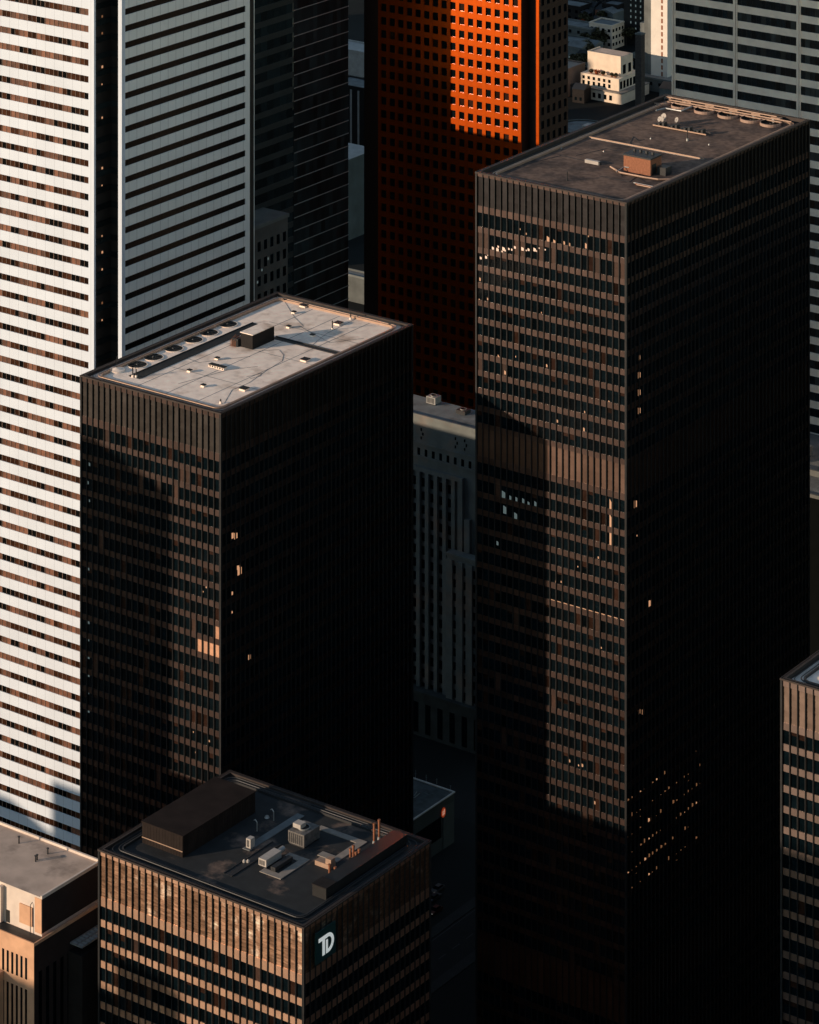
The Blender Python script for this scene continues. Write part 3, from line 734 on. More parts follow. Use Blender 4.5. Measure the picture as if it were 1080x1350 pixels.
for i, (px, py, hh) in enumerate([(25, 1112, 1.2), (49, 1134, .9), (47, 1136, 1.0), (63, 1126, 1.0)]):
    a, b = at(px, py, zr + .3)
    T = thing('roof_vent', ['short black pipe vent nearest the back edge of the tan roof', 'left one of a pair of stub pipes on the tan roof', 'thin stub pipe of the pair on the tan roof, further left', 'black stub pipe on the tan roof beside the dark stain'][i], 'vent pipe', a, b, zr + .3)
    MB().cyl((0, 0), .14, .12, 0, hh).build('pipe', RAILD, T); MB().cyl((0, 0), .24, .24, hh + .003, hh + .12).build('cap', RAILD, T)

# ------------------------------------------------------------------ low building with lit round sign in the gap
Y = 878.0; Ag, Bg = xy2ab((599 - 540) / F * Y, Y); zg = CAMZ - (1045 - HZ) * Y / F
LW = thing('low_building', 'low dark building with a white roof edge at the foot of the gap', 'building', Ag, Bg)
DG = mat('dim teal wall', (.05, .07, .075), .7, 0, .3, .2, .2)
MB().box(-30, 0, -30, 0, 0, zg).build('wall', DG, LW)
MB().box(-29.6, -.4, -29.6, -.4, zg + .003, zg + .1).build('roof', mat('dark teal roof', (.06, .075, .08), .8, 0, .2, .4, .5), LW)
PW = mat('white roof edge', (.62, .62, .60), .6)
MB().box(-30, .25, -.3, .1, zg + .004, zg + .35).box(-.1, .25, -30, -.3, zg + .004, zg + .35).build('roof_edge', PW, LW)
MB().box(.0, .12, -5.2, -.4, 0, zg - 2).build('corner_panel', mat('teal panel', (.05, .075, .08), .7), LW)
MB().box(.0, .06, -28, -6, zg - 9.5, zg - 4).build('window_band', M_glass, LW)
SG = thing('round_sign', 'small glowing red sign with a pale mark on the low building in the gap', 'sign', Ag, Bg, zg)
n = 18; c = (-5.2, -3.2)
mb = MB(); mb.quad([(.22, c[0] + 1.0 * math.cos(2*math.pi*i/n), c[1] + 1.3 * math.sin(2*math.pi*i/n)) for i in range(n)])
mb.quad([(.14, c[0] + 1.0 * math.cos(-2*math.pi*i/n), c[1] + 1.3 * math.sin(-2*math.pi*i/n)) for i in range(n)])
for i in range(n):
    t0, t1 = 2*math.pi*i/n, 2*math.pi*(i+1)/n
    mb.quad([(.14, c[0]+math.cos(t0), c[1]+1.3*math.sin(t0)), (.14, c[0]+math.cos(t1), c[1]+1.3*math.sin(t1)), (.22, c[0]+math.cos(t1), c[1]+1.3*math.sin(t1)), (.22, c[0]+math.cos(t0), c[1]+1.3*math.sin(t0))])
mb.build('disc', SIGNR, SG)
MB().box(.225, .26, c[0]-.5, c[0]-.08, c[1]-.7, c[1]-.1).box(.225, .26, c[0]+.08, c[0]+.5, c[1]+.0, c[1]+.75).box(.225, .26, c[0]-.5, c[0]-.08, c[1]+.05, c[1]+.45).box(.225, .26, c[0]+.08, c[0]+.5, c[1]-.55, c[1]-.12).build('mark', SIGNRW, SG)
for i, (px, py) in enumerate([(548, 1026), (562, 1031), (576, 1034), (594, 1042)]):
    a, b = at(px, py, zg + .1)
    T = thing('roof_mast', ['thin mast nearest the left end of the low building roof', 'second thin mast on the low building roof', 'third thin mast on the low building roof, mid edge', 'short thin mast at the corner of the low building roof'][i], 'mast', a, b, zg + .1)
    MB().cyl((0, 0), .06, .05, 0, 2.2 - .3 * i).box(-.3, .3, -.02, .02, 1.2, 1.26).build('pole', TRIM, T)
CB = thing('roof_cable', 'tangle of pale cable lying on the low building roof', 'cable', Ag, Bg, zg + .1)
rs = random.Random(9)
for k in range(4):
    p = [(-4 - 3 * k, -4 - 2 * k, .08)]
    for j in range(6): p.append((p[-1][0] + rs.uniform(-2, 1), p[-1][1] + rs.uniform(-2.2, .6), .08))
    MB().tube(p, .07).build('cable_loop', TRIM, CB)

# street in the gap: roadway along the grid, kerbs, lines, cars
def strip(a0, a1, b0, b1, z, m, name):
    mb = MB(); P = [ab2xy(a0, b0), ab2xy(a1, b0), ab2xy(a1, b1), ab2xy(a0, b1)]
    mb.quad([(x, y, z) for x, y in P]); return mb.build(name, m, kind='structure')
ra = xy2ab((600 - 540) / F * 840, 840)[0]
strip(ra + 2, ra + 16, 380, 1500, .004, ASPH, 'road')
strip(-900, -200, 730, 744, .008, ASPH, 'road')
for off, nm in ((1.0, 'pavement'), (16, 'pavement')):
    T = MB(); P = [ab2xy(ra + off - 2, 560), ab2xy(ra + off + 1, 560), ab2xy(ra + off + 1, 728), ab2xy(ra + off - 2, 728)]
    T.prism(P, 0, .14); T.build('pavement', PAVE, kind='structure')
mb = MB()
for k in range(40):
    b = 560 + k * 6; P = [ab2xy(ra + 8.9, b), ab2xy(ra + 9.1, b), ab2xy(ra + 9.1, b + 3), ab2xy(ra + 8.9, b + 3)]
    mb.quad([(x, y, .012) for x, y in P])
for off in (2.6, 15.2):
    P = [ab2xy(ra + off, 560), ab2xy(ra + off + .18, 560), ab2xy(ra + off + .18, 728), ab2xy(ra + off, 728)]; mb.quad([(x, y, .012) for x, y in P])
for k in range(10):
    P = [ab2xy(ra + 3 + k * 1.3, 724), ab2xy(ra + 3.6 + k * 1.3, 724), ab2xy(ra + 3.6 + k * 1.3, 728), ab2xy(ra + 3 + k * 1.3, 728)]; mb.quad([(x, y, .012) for x, y in P])
mb.build('road_markings', LINE, kind='structure')
def car(a, b, rz, paint, label):
    T = thing('parked_car', label, 'car', a, b, .012, 'cars on the dark street', rz)
    mb = MB(); n0 = [(-2.2, .35), (2.2, .35), (2.25, .75), (1.3, .92), (-1.9, .95), (-2.25, .8)]
    k = len(n0); st = 0
    mb.v += [(p[0], -.88, p[1]) for p in n0] + [(p[0], .88, p[1]) for p in n0]
    mb.f += [tuple(range(k)), tuple(range(2*k - 1, k - 1, -1))] + [((i + 1) % k, i, k + i, k + (i + 1) % k) for i in range(k)]
    mb.m += [0] * (k + 2); mb.r += [.5] * (k + 2); mb.build('body', paint, T)
    c0 = [(-1.7, .93), (1.1, .91), (.45, 1.42), (-1.2, 1.42)]; mb = MB(); k = 4
    mb.v += [(p[0], -.78 + .1 * (p[1] > 1), p[1]) for p in c0] + [(p[0], .78 - .1 * (p[1] > 1), p[1]) for p in c0]
    mb.f += [tuple(range(k)), tuple(range(2*k - 1, k - 1, -1))] + [((i + 1) % k, i, k + i, k + (i + 1) % k) for i in range(k)]
    mb.m += [0] * 6; mb.r += [.5] * 6; mb.build('windows', M_glass, T)
    MB().box(-1.15, .4, -.6, .6, 1.423, 1.46).build('car_roof', paint, T)
    for x in (-1.4, 1.4):
        for y in (-.82, .82):
            m = MB(); m.tube([(x, y - .1, .33), (x, y + .1, .33)], .33, n=14); m.build('wheel', TYRE, T)
    for y in (-.6, .6): MB().box(2.2, 2.27, y - .18, y + .18, .6, .74).build('headlight', HEADL, T)
for i, (px, py, c) in enumerate([(577, 1175, 0), (573, 1186, 1), (574, 1203, 2)]):
    a, b = at(px, py, 0)
    car(a, b, R(90) if i % 2 else R(-90), CARP[c], ['white car nearest the lettered tower in the dark street', 'dark car just below the white one in the street gap', 'red car in the dark street gap', 'dark car behind the red one in the gap', 'white car lowest in the street gap', 'dark car beside the foot of the tallest tower', 'white car highest in the street gap', 'dark car in the middle of the street gap'][i])

# ------------------------------------------------------------------ roof furniture, pale roof (T1)
def fan(a, b, z, r, label, group, hh=.55, m=METAL, ri=.86):
    T = thing('roof_fan', label, 'exhaust fan', a, b, z, group)
    MB().ring((0, 0), r, r * ri, .004, hh, 0, 1).build('fan_ring', [m, M_black], T)
    mb = MB()
    for k in range(6):
        t = math.pi * k / 3; mb.prism([(0.1 * math.cos(t + 1.57), 0.1 * math.sin(t + 1.57)), (r * .8 * math.cos(t) , r * .8 * math.sin(t)), (r * .8 * math.cos(t + .35), r * .8 * math.sin(t + .35))], .12, .15)
    fb = mb.build('fan_blades', M_black, T); MB().cyl((0, 0), .25, .2, .16, .3, n=10).build('hub', RAILD, fb)
f1 = [(300.2, 426.2), (275, 437.3), (254.6, 446.7), (228.6, 458.2), (202.2, 469.7), (180.9, 479.5)]
od = ['farthest', 'second farthest', 'third farthest', 'third nearest', 'second nearest', 'nearest']
for i, (px, py) in enumerate(f1):
    a, b = at(px, py, zd1 + .3); fan(a, b, zd1, 2.15, 'round black fan opening on the pale roof, %s of the row of six' % od[i], 'round fans on the pale roof', .18, ROOFW, .94)
a, b = at(154, 489, zd1); T = thing('roof_dome', 'shallow pale covered fan at the near left corner of the pale roof', 'roof dome', a, b, zd1)
MB().cyl((0, 0), 1.75, 1.6, .004, .35, n=24).build('ring', ROOFW, T); MB().cyl((0, 0), 1.5, .2, .352, .6, n=24).build('lid', ROOFW, T)
MB().cyl((0, 0), .05, .04, .6, 3.0, n=6).build('spike', RAILD, T)
def trench(pts, w, name, label, z, m=M_black, hk=.16, rim_=RAILD):
    a, b = pts[0]; T = thing(name, label, 'roof trench', a, b, z)
    for k in range(len(pts) - 1):
        (u0, v0), (u1, v1) = [(p[0] - a, p[1] - b) for p in pts[k:k + 2]]
        if abs(u1 - u0) > abs(v1 - v0): x0, x1, y0, y1 = min(u0, u1), max(u0, u1), v0 - w / 2, v0 + w / 2
        else: x0, x1, y0, y1 = u0 - w / 2, u0 + w / 2, min(v0, v1), max(v0, v1)
        MB().box(x0, x1, y0, y1, .004 + .002 * k, .03 + .002 * k).build('channel_bed', m, T)
        if x1 - x0 > y1 - y0: MB().box(x0, x1, y0 - .2, y0, .003, hk).box(x0, x1, y1, y1 + .2, .003, hk).build('kerb', rim_, T)
        else: MB().box(x0 - .2, x0, y0, y1, .003, hk).box(x1, x1 + .2, y0, y1, .003, hk).build('kerb', rim_, T)
    return T
p0 = at(181, 499, zd1); p1 = at(336, 426, zd1); u = (p0[0] + p1[0]) / 2
trench([(u, p0[1]), (u, p1[1])], 2.5, 'roof_trench', 'long dark channel across the pale roof beside the row of fans', zd1)
p0 = at(361, 445, zd1); p1 = at(446, 466, zd1)
trench([(p0[0], (p0[1] + p1[1]) / 2), (p1[0], (p0[1] + p1[1]) / 2)], 1.2, 'roof_trench', 'short dark channel on the pale roof from the dark box to the long edge', zd1)
a, b = at(333, 461, zd1)
T = thing('roof_house', 'dark plant box with a pale lid in the middle of the pale roof', 'plant room', a, b, zd1)
MB().box(-3.2, 0, 0, 7.4, 0, 3.0).build('wall', DARKB, T); MB().box(-3.3, .1, -.1, 7.5, 3.003, 3.15).build('roof', ROOFW, T)
MB().box(-5.2, -3.5, -.6, .9, 0, 1.6).box(-5.4, -4.0, 1.2, 3.0, 0, 1.1).build('fan_casing', RAILD, T)
for q in range(5): MB().tube([(-5.3 + q * .35, -.9, 0), (-5.3 + q * .35, -.9, 1.2 + .25 * (q % 2)), (-5.3 + q * .35, 1, 1.9 - .2 * (q % 3))], .07).build('pipe', RUST, T)
hat = [(647, 63), (707, 80), (675, 101), (659, 146), (733, 172), (813, 135), (438, 244), (352, 282), (395, 328), (710, 248), (521, 338)]
hl = ['closest to the far corner', 'second along the far edge', 'behind the plant box towards the far corner', 'just beyond the plant box', 'on the shaded strip beyond the short channel', 'beside the upright pipe', 'just in front of the plant box', 'beside the long channel', 'alone near the near left side', 'by the long right edge', 'nearest the front corner']
for i, (x, y) in enumerate(hat):
    a, b = at(100 + x / 2.348, 370 + y / 2.348, zd1); sz = 1.5 if i in (9, 10, 1, 5) else .8
    T = thing('roof_hatch', 'small dark hatch on the pale roof, ' + hl[i], 'roof hatch', a, b, zd1, 'small hatches on the pale roof')
    MB().box(-sz / 2, sz / 2, -sz / 2, sz / 2, 0, .35).build('kerb', ROOFW, T); MB().box(-sz / 2 - .06, sz / 2 + .06, -sz / 2 - .06, sz / 2 + .06, .353, .5).build('lid', M_black, T)
a, b = at(287, 485, zd1)
T = thing('vent_box', 'long low slatted vent box on the pale roof near its front', 'vent', a, b, zd1)
MB().box(-2, 2, -.5, .5, 0, .45).build('casing', ROOFW, T); MB().box(-2.05, 2.05, -.55, .55, .453, .62).build('cap', M_black, T)
for i in range(6): MB().box(-1.8 + i * .65, -1.4 + i * .65, -.53, -.502, .1, .38).build('slot', M_black, T)
for i, (x, y, hh, lb) in enumerate([(438.3, 435, 2.0, 'upright black pipe with a pale foot near the far right of the pale roof'), (462.3, 421, 1.5, 'thin upright pipe by the far edge of the pale roof'), (513, 430.5, .7, 'stubby pipe at the far right corner of the pale roof'), (291, 532, .9, 'small pipe at the front corner of the pale roof'), (175, 497, 1.9, 'left one of two black pipes where the long channel starts'), (179.5, 497.5, 1.7, 'right one of two black pipes where the long channel starts')]):
    a, b = at(x, y, zd1); T = thing('vent_pipe', lb, 'vent pipe', a, b, zd1)
    MB().cyl((0, 0), .26, .22, 0, .45, n=10).build('foot', ROOFW, T); MB().cyl((0, 0), .13, .13, .45, hh, n=10).build('pipe', RAILD, T)
SM = thing('roof_seam', 'faint straight membrane seams running the length of the pale roof', 'roof seam', T1a, C1[1], zd1)
for u in (12, 19.5, 27.5): MB().box(u, u + .12, 3, 62, .004, .02).build('seam', ROOFG, SM)
for v in (16, 34, 50): MB().box(9.5, 33.5, v, v + .1, .021, .035).build('seam', ROOFG, SM)
CR = thing('roof_seam', 'thin dark cracks and cable runs wandering over the pale roof', 'cable', *at(300, 520, zd1), zd1 + .02)
org = at(300, 520, zd1)
def pxpath(z, pts, org): return [(at(x, y, z)[0] - org[0], at(x, y, z)[1] - org[1], 0) for x, y in pts]
for pts in ([(296, 531), (306, 514), (328, 505), (352, 488), (372, 476), (374, 468), (368, 461), (340, 463)], [(235, 506), (300, 488), (340, 483)], [(325, 497), (345, 492), (343, 496), (330, 499)], [(395, 430), (435, 452), (480, 446)], [(372, 392), (388, 418), (400, 430)], [(240, 470), (262, 478), (330, 470)], [(480, 415), (430, 440), (412, 455)]):
    MB().tube(pxpath(zd1, pts, org), .032, n=4).build('crack', RAILD, CR)

# ------------------------------------------------------------------ roof furniture, brown roof (T2)
f2 = [(872, 134.6), (898.7, 140), (929, 146), (960, 152), (990, 157.6), (1016, 163)]
o2 = ['first from the left', 'second from the left', 'third from the left', 'third from the right', 'second from the right', 'rightmost, by the long edge']
for i, (px, py) in enumerate(f2):
    a, b = at(px, py + 1.5, zd2); fan(a, b, zd2, 2.35, 'round black fan at the far end of the brown roof, ' + o2[i], 'round fans on the brown roof', .6, mat('fan rim', (.36, .24, .18), .6) if i == 0 else MATS['fan rim'], ri=.93)
    T = thing('duct_elbow', 'short duct behind the brown roof fans, ' + o2[i], 'duct', a, b + 2.9, zd2)
    MB().box(-1.3, 1.0, -.5, .7, 0, 1.0).build('duct', RAILM, T); MB().box(-.8, -.2, -.9, -.5, 0, .8).build('bend', METAL, T)
T = thing('pipe_run', 'long coppery pipes along the far edge of the brown roof', 'pipe', T2a, C2[1], zd2)
for k, (vv, zz_) in enumerate([(L2V - 2.9, .8), (L2V - 3.6, .5), (L2V - 2.3, 1.2)]):
    MB().tube([(2.5, vv, zz_), (34 - 2 * k, vv, zz_)], .16).build('pipe', RAILM, T)
MB().tube([(9, L2V - 3.6, .5), (9, L2V - 8.5, .5), (5, L2V - 8.5, .5), (4, L2V - 11, .4)], .18).build('pipe', METAL, T)
def dish(px, py, r, lb):
    a, b = at(px, py, zd2); T = thing('satellite_dish', lb, 'satellite dish', a, b, zd2)
    MB().cyl((0, 0), .08, .08, 0, 1.3, n=8).cyl((0, 0), .5, .5, 0, .08, n=10).build('stand', RAILD, T)
    mb = MB(); n = 16; d = Vector((-.35, -.85, .4)).normalized(); e = d.cross(Vector((0, 0, 1))).normalized(); g_ = e.cross(d); c = Vector((0, 0, 1.5))
    rings = [(0.02, 0), (.5, .04), (.8, .12), (1.0, .22)]; st = 0
    for q, dep in rings:
        for i in range(n):
            t = 2 * math.pi * i / n; mb.v.append(tuple(c + (e * math.cos(t) + g_ * math.sin(t)) * r * q + d * r * dep))
    for k in range(3):
        for i in range(n):
            j = (i + 1) % n; mb.f.append((k*n + i, k*n + j, (k+1)*n + j, (k+1)*n + i)); mb.m.append(0); mb.r.append(.5)
    mb.build('reflector', PAINTW, T)
    MB().tube([tuple(c), tuple(c + d * r * .9)], .03).build('feed_arm', RAILD, T)
dish(875.5, 164, .95, 'largest white satellite dish on the brown roof, above the other two'); dish(870, 166, .6, 'small white satellite dish left of the large one'); dish(892.7, 167, .6, 'small white satellite dish right of the masts')
pa, pb = at(862, 166, zd2); qa, qb = at(930, 180, zd2)
T = thing('equipment_rack', 'long low dark rack with masts beside the satellite dishes', 'equipment rack', pa, (pb + qb) / 2, zd2)
MB().box(0, qa - pa, -.1, .15, .2, .45).box(0, qa - pa, 1.6, 1.8, .2, .4).build('rail', RAILM, T)
mb = MB()
for k in range(12): mb.box(k * 1.1, k * 1.1 + .5, .2, 1.5, .1, .45 + .35 * (k % 3))
mb.build('equipment', RAILD, T)
for k in (2.2, 3.1, 3.8, 4.6): MB().cyl((k, 1.0), .05, .04, 0, 2.4, n=6).build('mast', RAILD, T)
a, b = at(906.5, 185.5, zd2); T = thing('vent_pipe', 'upright dark pipe on the brown roof right of the dish rack', 'vent pipe', a, b, zd2)
MB().cyl((0, 0), .3, .25, 0, .5, n=10).build('foot', METAL, T); MB().cyl((0, 0), .1, .1, .5, 2.5, n=8).build('pipe', RAILD, T)
a, b = at(748, 238, zd2); T = thing('vent_pipe', 'upright black pipe near the front of the brown roof', 'vent pipe', a, b, zd2)
MB().cyl((0, 0), .2, .2, 0, .3, n=10).build('foot', RAILD, T); MB().cyl((0, 0), .12, .12, .3, 1.9, n=8).build('pipe', RAILD, T)
a, b = at(784, 216, zd2); T = thing('vent_box', 'long white vent box lying alone on the brown roof', 'vent', a, b, zd2)
MB().box(-2.2, 1.2, -.4, .4, 0, .7).build('casing', PAINTW, T); MB().box(1.203, 1.5, -.3, .3, 0, .6).build('end_cap', RAILD, T)
a, b = at(857.7, 232, zd2)
T = thing('brick_house', 'small orange brick plant room with a dark flat top on the brown roof', 'plant room', a, b, zd2)
MB().box(-6.6, 0, 0, 4.4, 0, 3.3).build('wall', BRICK, T); MB().box(-6.75, .15, -.15, 4.55, 3.303, 3.6).build('roof', RAILD, T)
MB().box(.004, .08, .6, 2.2, 0, 2.2).build('door', M_black, T)
for k in range(4): MB().box(-6 + k * 1.5, -5.6 + k * 1.5, 2.8, 3.4, 3.603, 4.1).build('roof_cap', RAILD, T)
MB().box(.5, 2.6, 1.8, 4.2, 0, 1.6).build('side_unit', RAILD, T)
a, b = at(865, 236, zd2); a2, b2 = at(805, 222, zd2)
T = thing('pipe_run', 'pale pipe from the brick plant room curling over the brown roof', 'pipe', a, b, zd2)
MB().tube([(3, .8, .3), (1.0, -.8, .3), (-2, -1.2, .3), (-8, -1.2, .3), (-10, .0, .3), (-11.5, .4, .6)], .2).build('pipe', RAILM, T)
MB().tube([(-9, -1.2, .3), (-8.4, 1.0, .9), (-7.4, 1.2, .9)], .12).build('branch', METAL, T)
a, b = at(852, 246, zd2); T = thing('pipe_run', 'bundle of short pipes by the front corner of the brown roof', 'pipe', a, b, zd2)
for k in range(3): MB().tube([(-3 + .6 * k, -.4 * k, .3), (2.5, -.4 * k, .3), (3.6, 1.5, .3)], .13).build('pipe', [METAL, RUST, RAILM][k], T)
a, b = at(773, 180, zd2); a2, b2 = at(928, 211, zd2)
T = thing('roof_divider', 'thin pale raised strip running across the brown roof', 'roof strip', a, (b + b2) / 2, zd2)
MB().box(0, a2 - a, -.12, .12, .003, .3).build('strip', RAILM, T); MB().box(0, a2 - a, -.3, .3, .001, .05).build('flashing', METAL, T)
for i, (px, py) in enumerate([(740, 196), (796, 200), (858, 183), (935, 191), (902, 205)]):
    a, b = at(px, py, zd2); T = thing('roof_drain', ['small drain cap left of the pale strip on the brown roof', 'small drain cap between the pale strip and the white vent box', 'small drain cap just below the dish rack', 'small drain cap right of the dish rack by the long edge', 'small drain cap at the right end of the pale strip'][i], 'roof drain', a, b, zd2, 'small drain caps on the brown roof')
    MB().cyl((0, 0), .2, .16, .003, .15, n=10).cyl((0, 0), .1, .1, .2, .35, n=8).build('cap', METAL, T)
org = at(800, 240, zd2); CR2 = thing('roof_cable', 'thin dark cables lying in loops on the brown roof', 'cable', *org, zd2 + .02)
for pts in ([(812, 222), (820, 232), (835, 230), (850, 240)], [(760, 205), (800, 196), (850, 206)], [(830, 190), (835, 180), (842, 186), (850, 184)], [(790, 232), (830, 240), (846, 228), (848, 236)], [(700, 215), (740, 205), (770, 212)]):
    MB().tube(pxpath(zd2, pts, org), .06, n=4).build('cable', RAILD, CR2)

# ------------------------------------------------------------------ roof furniture, dark roof (T3)
a, b = at(241, 1131, zd3)
T = thing('plant_house', 'big dark brown plant house on the left of the lettered tower roof', 'plant room', a, b, zd3)
w_, d_ = 9.4, 20.6
PH = mat('ribbed dark brown cladding', (.021, .015, .013), .7, 0, .1, .2, .6, rnd=.15)
mb = MB(); n = 14
for i in range(n): mb.box(-w_ + w_ * i / n + .02, -w_ + w_ * (i + 1) / n - .02, -.05, 0, .1, 3.7)
n = 28
for i in range(n): mb.box(0, .05, d_ * i / n + .02, d_ * (i + 1) / n - .02, .1, 3.7)
mb.box(-w_, -.003, .003, d_, 0, 3.75); mb.build('wall', PH, T)
MB().box(-w_ - .15, .15, -.15, d_ + .15, 3.753, 3.9).build('roof', mat('brown metal roof', (.02, .014, .012), .8, 0, .1, .25, .3), T)
MB().box(-w_, 0, -.12, -.052, 1.0, 1.15).build('trim', RAILM, T)
def slab(px0, py0, du, dv_, hh, m, name, label, cat, kid='slab', group=None):
    a, b = at(px0, py0, zd3); T = thing(name, label, cat, a, b, zd3, group)
    MB().box(0, du, 0, dv_, .004, hh).build(kid, m, T); return T
a, b = at(362, 1156, zd3); T = thing('walkway', 'pale walkway slabs zigzagging across the dark roof of the lettered tower', 'walkway', a, b, zd3)
MB().box(0, 1.5, -.2, 8.2, .004, .14).box(-3.2, -.003, -.2, 1.2, .004, .13).box(-3.0, -.003, 6.8, 8.2, .004, .13).build('slab', PATHM, T)
MB().box(1.5, 4.4, 10.4, 12.0, .004, .14).box(4.403, 5.9, 10.4, 19.4, .004, .14).box(-4.5, 4.40, 18.0, 19.4, .004, .13).build('slab', PATHM, T)
MB().box(-10.8, -9.2, 4.5, 20.5, .004, .13).build('slab', ROOFG, T)
T = roofunit('rooftop_unit', 'large air handling unit among the pale walkways of the dark roof', 'rooftop unit', *at(380, 1112, zd3), zd3, 3.6, 4.6, 2.4, mat('worn grey casing', (.16, .15, .14), .5, .4, .4, .4, 1.5))
MB().box(.3, 2.0, 1.0, 2.6, 2.65, 3.4).build('top_box', PAINTW, T)
roofunit('rooftop_unit', 'sunlit white unit standing alone left of the walkways', 'rooftop unit', *at(324.5, 1119, zd3), zd3, 1.0, 1.2, 1.9, PAINTW, fan=False)
T = roofunit('rooftop_unit', 'low cream unit with a round duct end, front of the walkways', 'rooftop unit', *at(341, 1142, zd3), zd3, 1.7, 4.4, 1.5, PAINTW, fan=False)
MB().tube([(.85, 4.4, .9), (.85, 6.0, 1.0)], .5, n=12).build('duct', METAL, T)
roofunit('rooftop_unit', 'small dark unit between the cream unit and the walkway slab', 'rooftop unit', *at(357, 1149, zd3), zd3, 1.0, 5.0, .9, RAILD, fan=False)
for i, (px, py) in enumerate([(322, 1137), (327, 1137)]):
    a, b = at(px, py, zd3); T = thing('roof_lamp', ['left small shiny dome on the dark roof', 'right small shiny dome on the dark roof'][i], 'roof dome', a, b, zd3)
    MB().cyl((0, 0), .3, .3, 0, .3, n=12).cyl((0, 0), .28, .08, .3, .55, n=12).build('dome', PAINTW, T)
a, b = at(300, 1154, zd3); trench([(a, b), (a, b + 14)], 1.6, 'roof_trench', 'dark channel running back across the lettered tower roof', zd3, m=RAILD)
a, b = at(430, 1187, zd3)
T = thing('duct_house', 'long black duct housing along the right edge of the dark roof', 'duct', a, b, zd3)
MB().box(-3.0, 0, 0, 24, 0, 1.9).build('casing', M_black, T); MB().box(-3.1, .1, -.1, 3.0, 1.903, 2.05).build('lid', DARKB, T)
def stack(px, py, hh, lb):
    a, b = at(px, py, zd3); T = thing('exhaust_stack', lb, 'exhaust stack', a, b, zd3, 'rusty stacks on the dark roof')
    MB().cyl((0, 0), .34, .28, .003, .5, n=12).build('foot', METAL, T)
    pp = MB().cyl((0, 0), .21, .21, .5, hh, n=12).build('pipe', RUST, T); MB().cyl((0, 0), .27, .27, hh - .3, hh + .02, n=12).build('rim', RUST, pp)
for px, py, hh, lb in [(493.5, 1112, 3.6, 'tall rusty stack, left of the farthest pair'), (500, 1107, 3.6, 'tall rusty stack, right of the farthest pair'), (462, 1138, 2.6, 'rusty stack, leftmost of the middle cluster'), (466, 1134, 2.6, 'rusty stack, second of the middle cluster'), (469.5, 1141, 2.4, 'rusty stack nearest the viewer in the middle cluster'), (473.5, 1138, 2.5, 'rusty stack, rightmost of the middle cluster'), (434.5, 1156, 2.2, 'rusty stack, left of the nearest pair'), (442, 1158, 2.0, 'rusty stack, right of the nearest pair')]: stack(px, py, hh, lb)
a, b = at(445, 1151, zd3); T = thing('duct_elbow', 'stubby beige duct behind the nearest pair of stacks', 'duct', a - 5, b, zd3)
MB().box(0, 3.4, 0, 1.6, 0, .8).build('duct', RAILM, T); MB().box(2.2, 3.4, .2, 1.4, .803, 1.7).build('riser', RAILM, T)
a, b = at(528, 1111, zd3); T = thing('roof_vent', 'single bright vent cap near the far right corner of the dark roof', 'vent', a, b, zd3)
MB().cyl((0, 0), .15, .15, 0, .7, n=10).build('pipe', METAL, T); MB().cyl((0, 0), .35, .1, .7, 1.0, n=12).build('cap', PAINTW, T)
for i, (px, py) in enumerate([(339, 1096), (361, 1082), (300, 1068), (352, 1078)]):
    a, b = at(px, py, zd3); T = thing('roof_fitting', ['thin bent pipe between the plant house and the walkways', 'bent pale pipe behind the large unit', 'low pale cap in the shade of the plant house', 'flat pale cap near the back of the dark roof'][i], 'roof fitting', a, b, zd3)
    if i < 2: MB().tube([(0, 0, 0), (0, 0, 1.6), (-.4, 0, 2.0), (-.7, 0, 1.8)], .1).build('pipe', METAL, T)
    else: MB().cyl((0, 0), .5, .3, 0, .35, n=12).build('cap', METAL, T)
# lettered sign on its dark side
SGN = thing('wall_sign', 'dark green square sign with white letters TD on the shaded side of the lower tower', 'sign', T3a, C3[1])
dx, dy, dz = (416 - 540) / F, 1.0, 0; da, db = xy2ab(dx, dy); t = (C3[0] + .6) / da; v0 = db * t - C3[1]
t2 = (C3[0] + .6); da2, db2 = xy2ab((442 - 540) / F, 1.0); t2 = t2 / da2; v1 = db2 * t2 - C3[1]
ztp = CAMZ - (1231.6 - HZ) / F * t; zbt = CAMZ - (1273 - HZ) / F * t
X = 45.7 + .42
SPN = MB().box(X, X + .3, v0, v1, zbt, ztp).build('panel', SIGNG, SGN)
MB().box(45.7 + .02, X, v0 + .5, v0 + .7, zbt + .3, zbt + .5).box(45.7 + .02, X, v1 - .7, v1 - .5, ztp - .5, ztp - .3).build('bracket', RAILD, SGN)
Wd, Hd = v1 - v0, ztp - zbt
def sgn(poly): return [(X + .36, v0 + p[0] * Wd, zbt + p[1] * Hd) for p in poly]
def letter(parts, name):
    mb = MB()
    for poly in parts:
        q = sgn(poly); mb.quad(q); k = len(q)
        for i in range(k):
            j = (i + 1) % k; mb.quad([(X + .302, q[i][1], q[i][2]), (X + .302, q[j][1], q[j][2]), q[j], q[i]])
    mb.build(name, SIGNW, SPN)
letter([[(.13, .66), (.13, .78), (.56, .78), (.56, .66)], [(.32, .17), (.32, .66), (.44, .66), (.44, .17)]], 'letter_t')
arc = []
for i in range(11):
    t_ = R(90 - 18 * i); arc.append(((.60 + .30 * math.cos(t_), .475 + .305 * math.sin(t_)), (.60 + .19 * math.cos(t_), .475 + .195 * math.sin(t_))))
segs = [[arc[i][0], arc[i + 1][0], arc[i + 1][1], arc[i][1]][::-1] for i in range(10)]
letter(segs + [[(.50, .17), (.60, .17), (.60, .28), (.50, .28)], [(.50, .2801), (.59, .2801), (.59, .60), (.50, .60)], [(.5601, .67), (.60, .67), (.60, .78), (.5601, .78)]], 'letter_d')
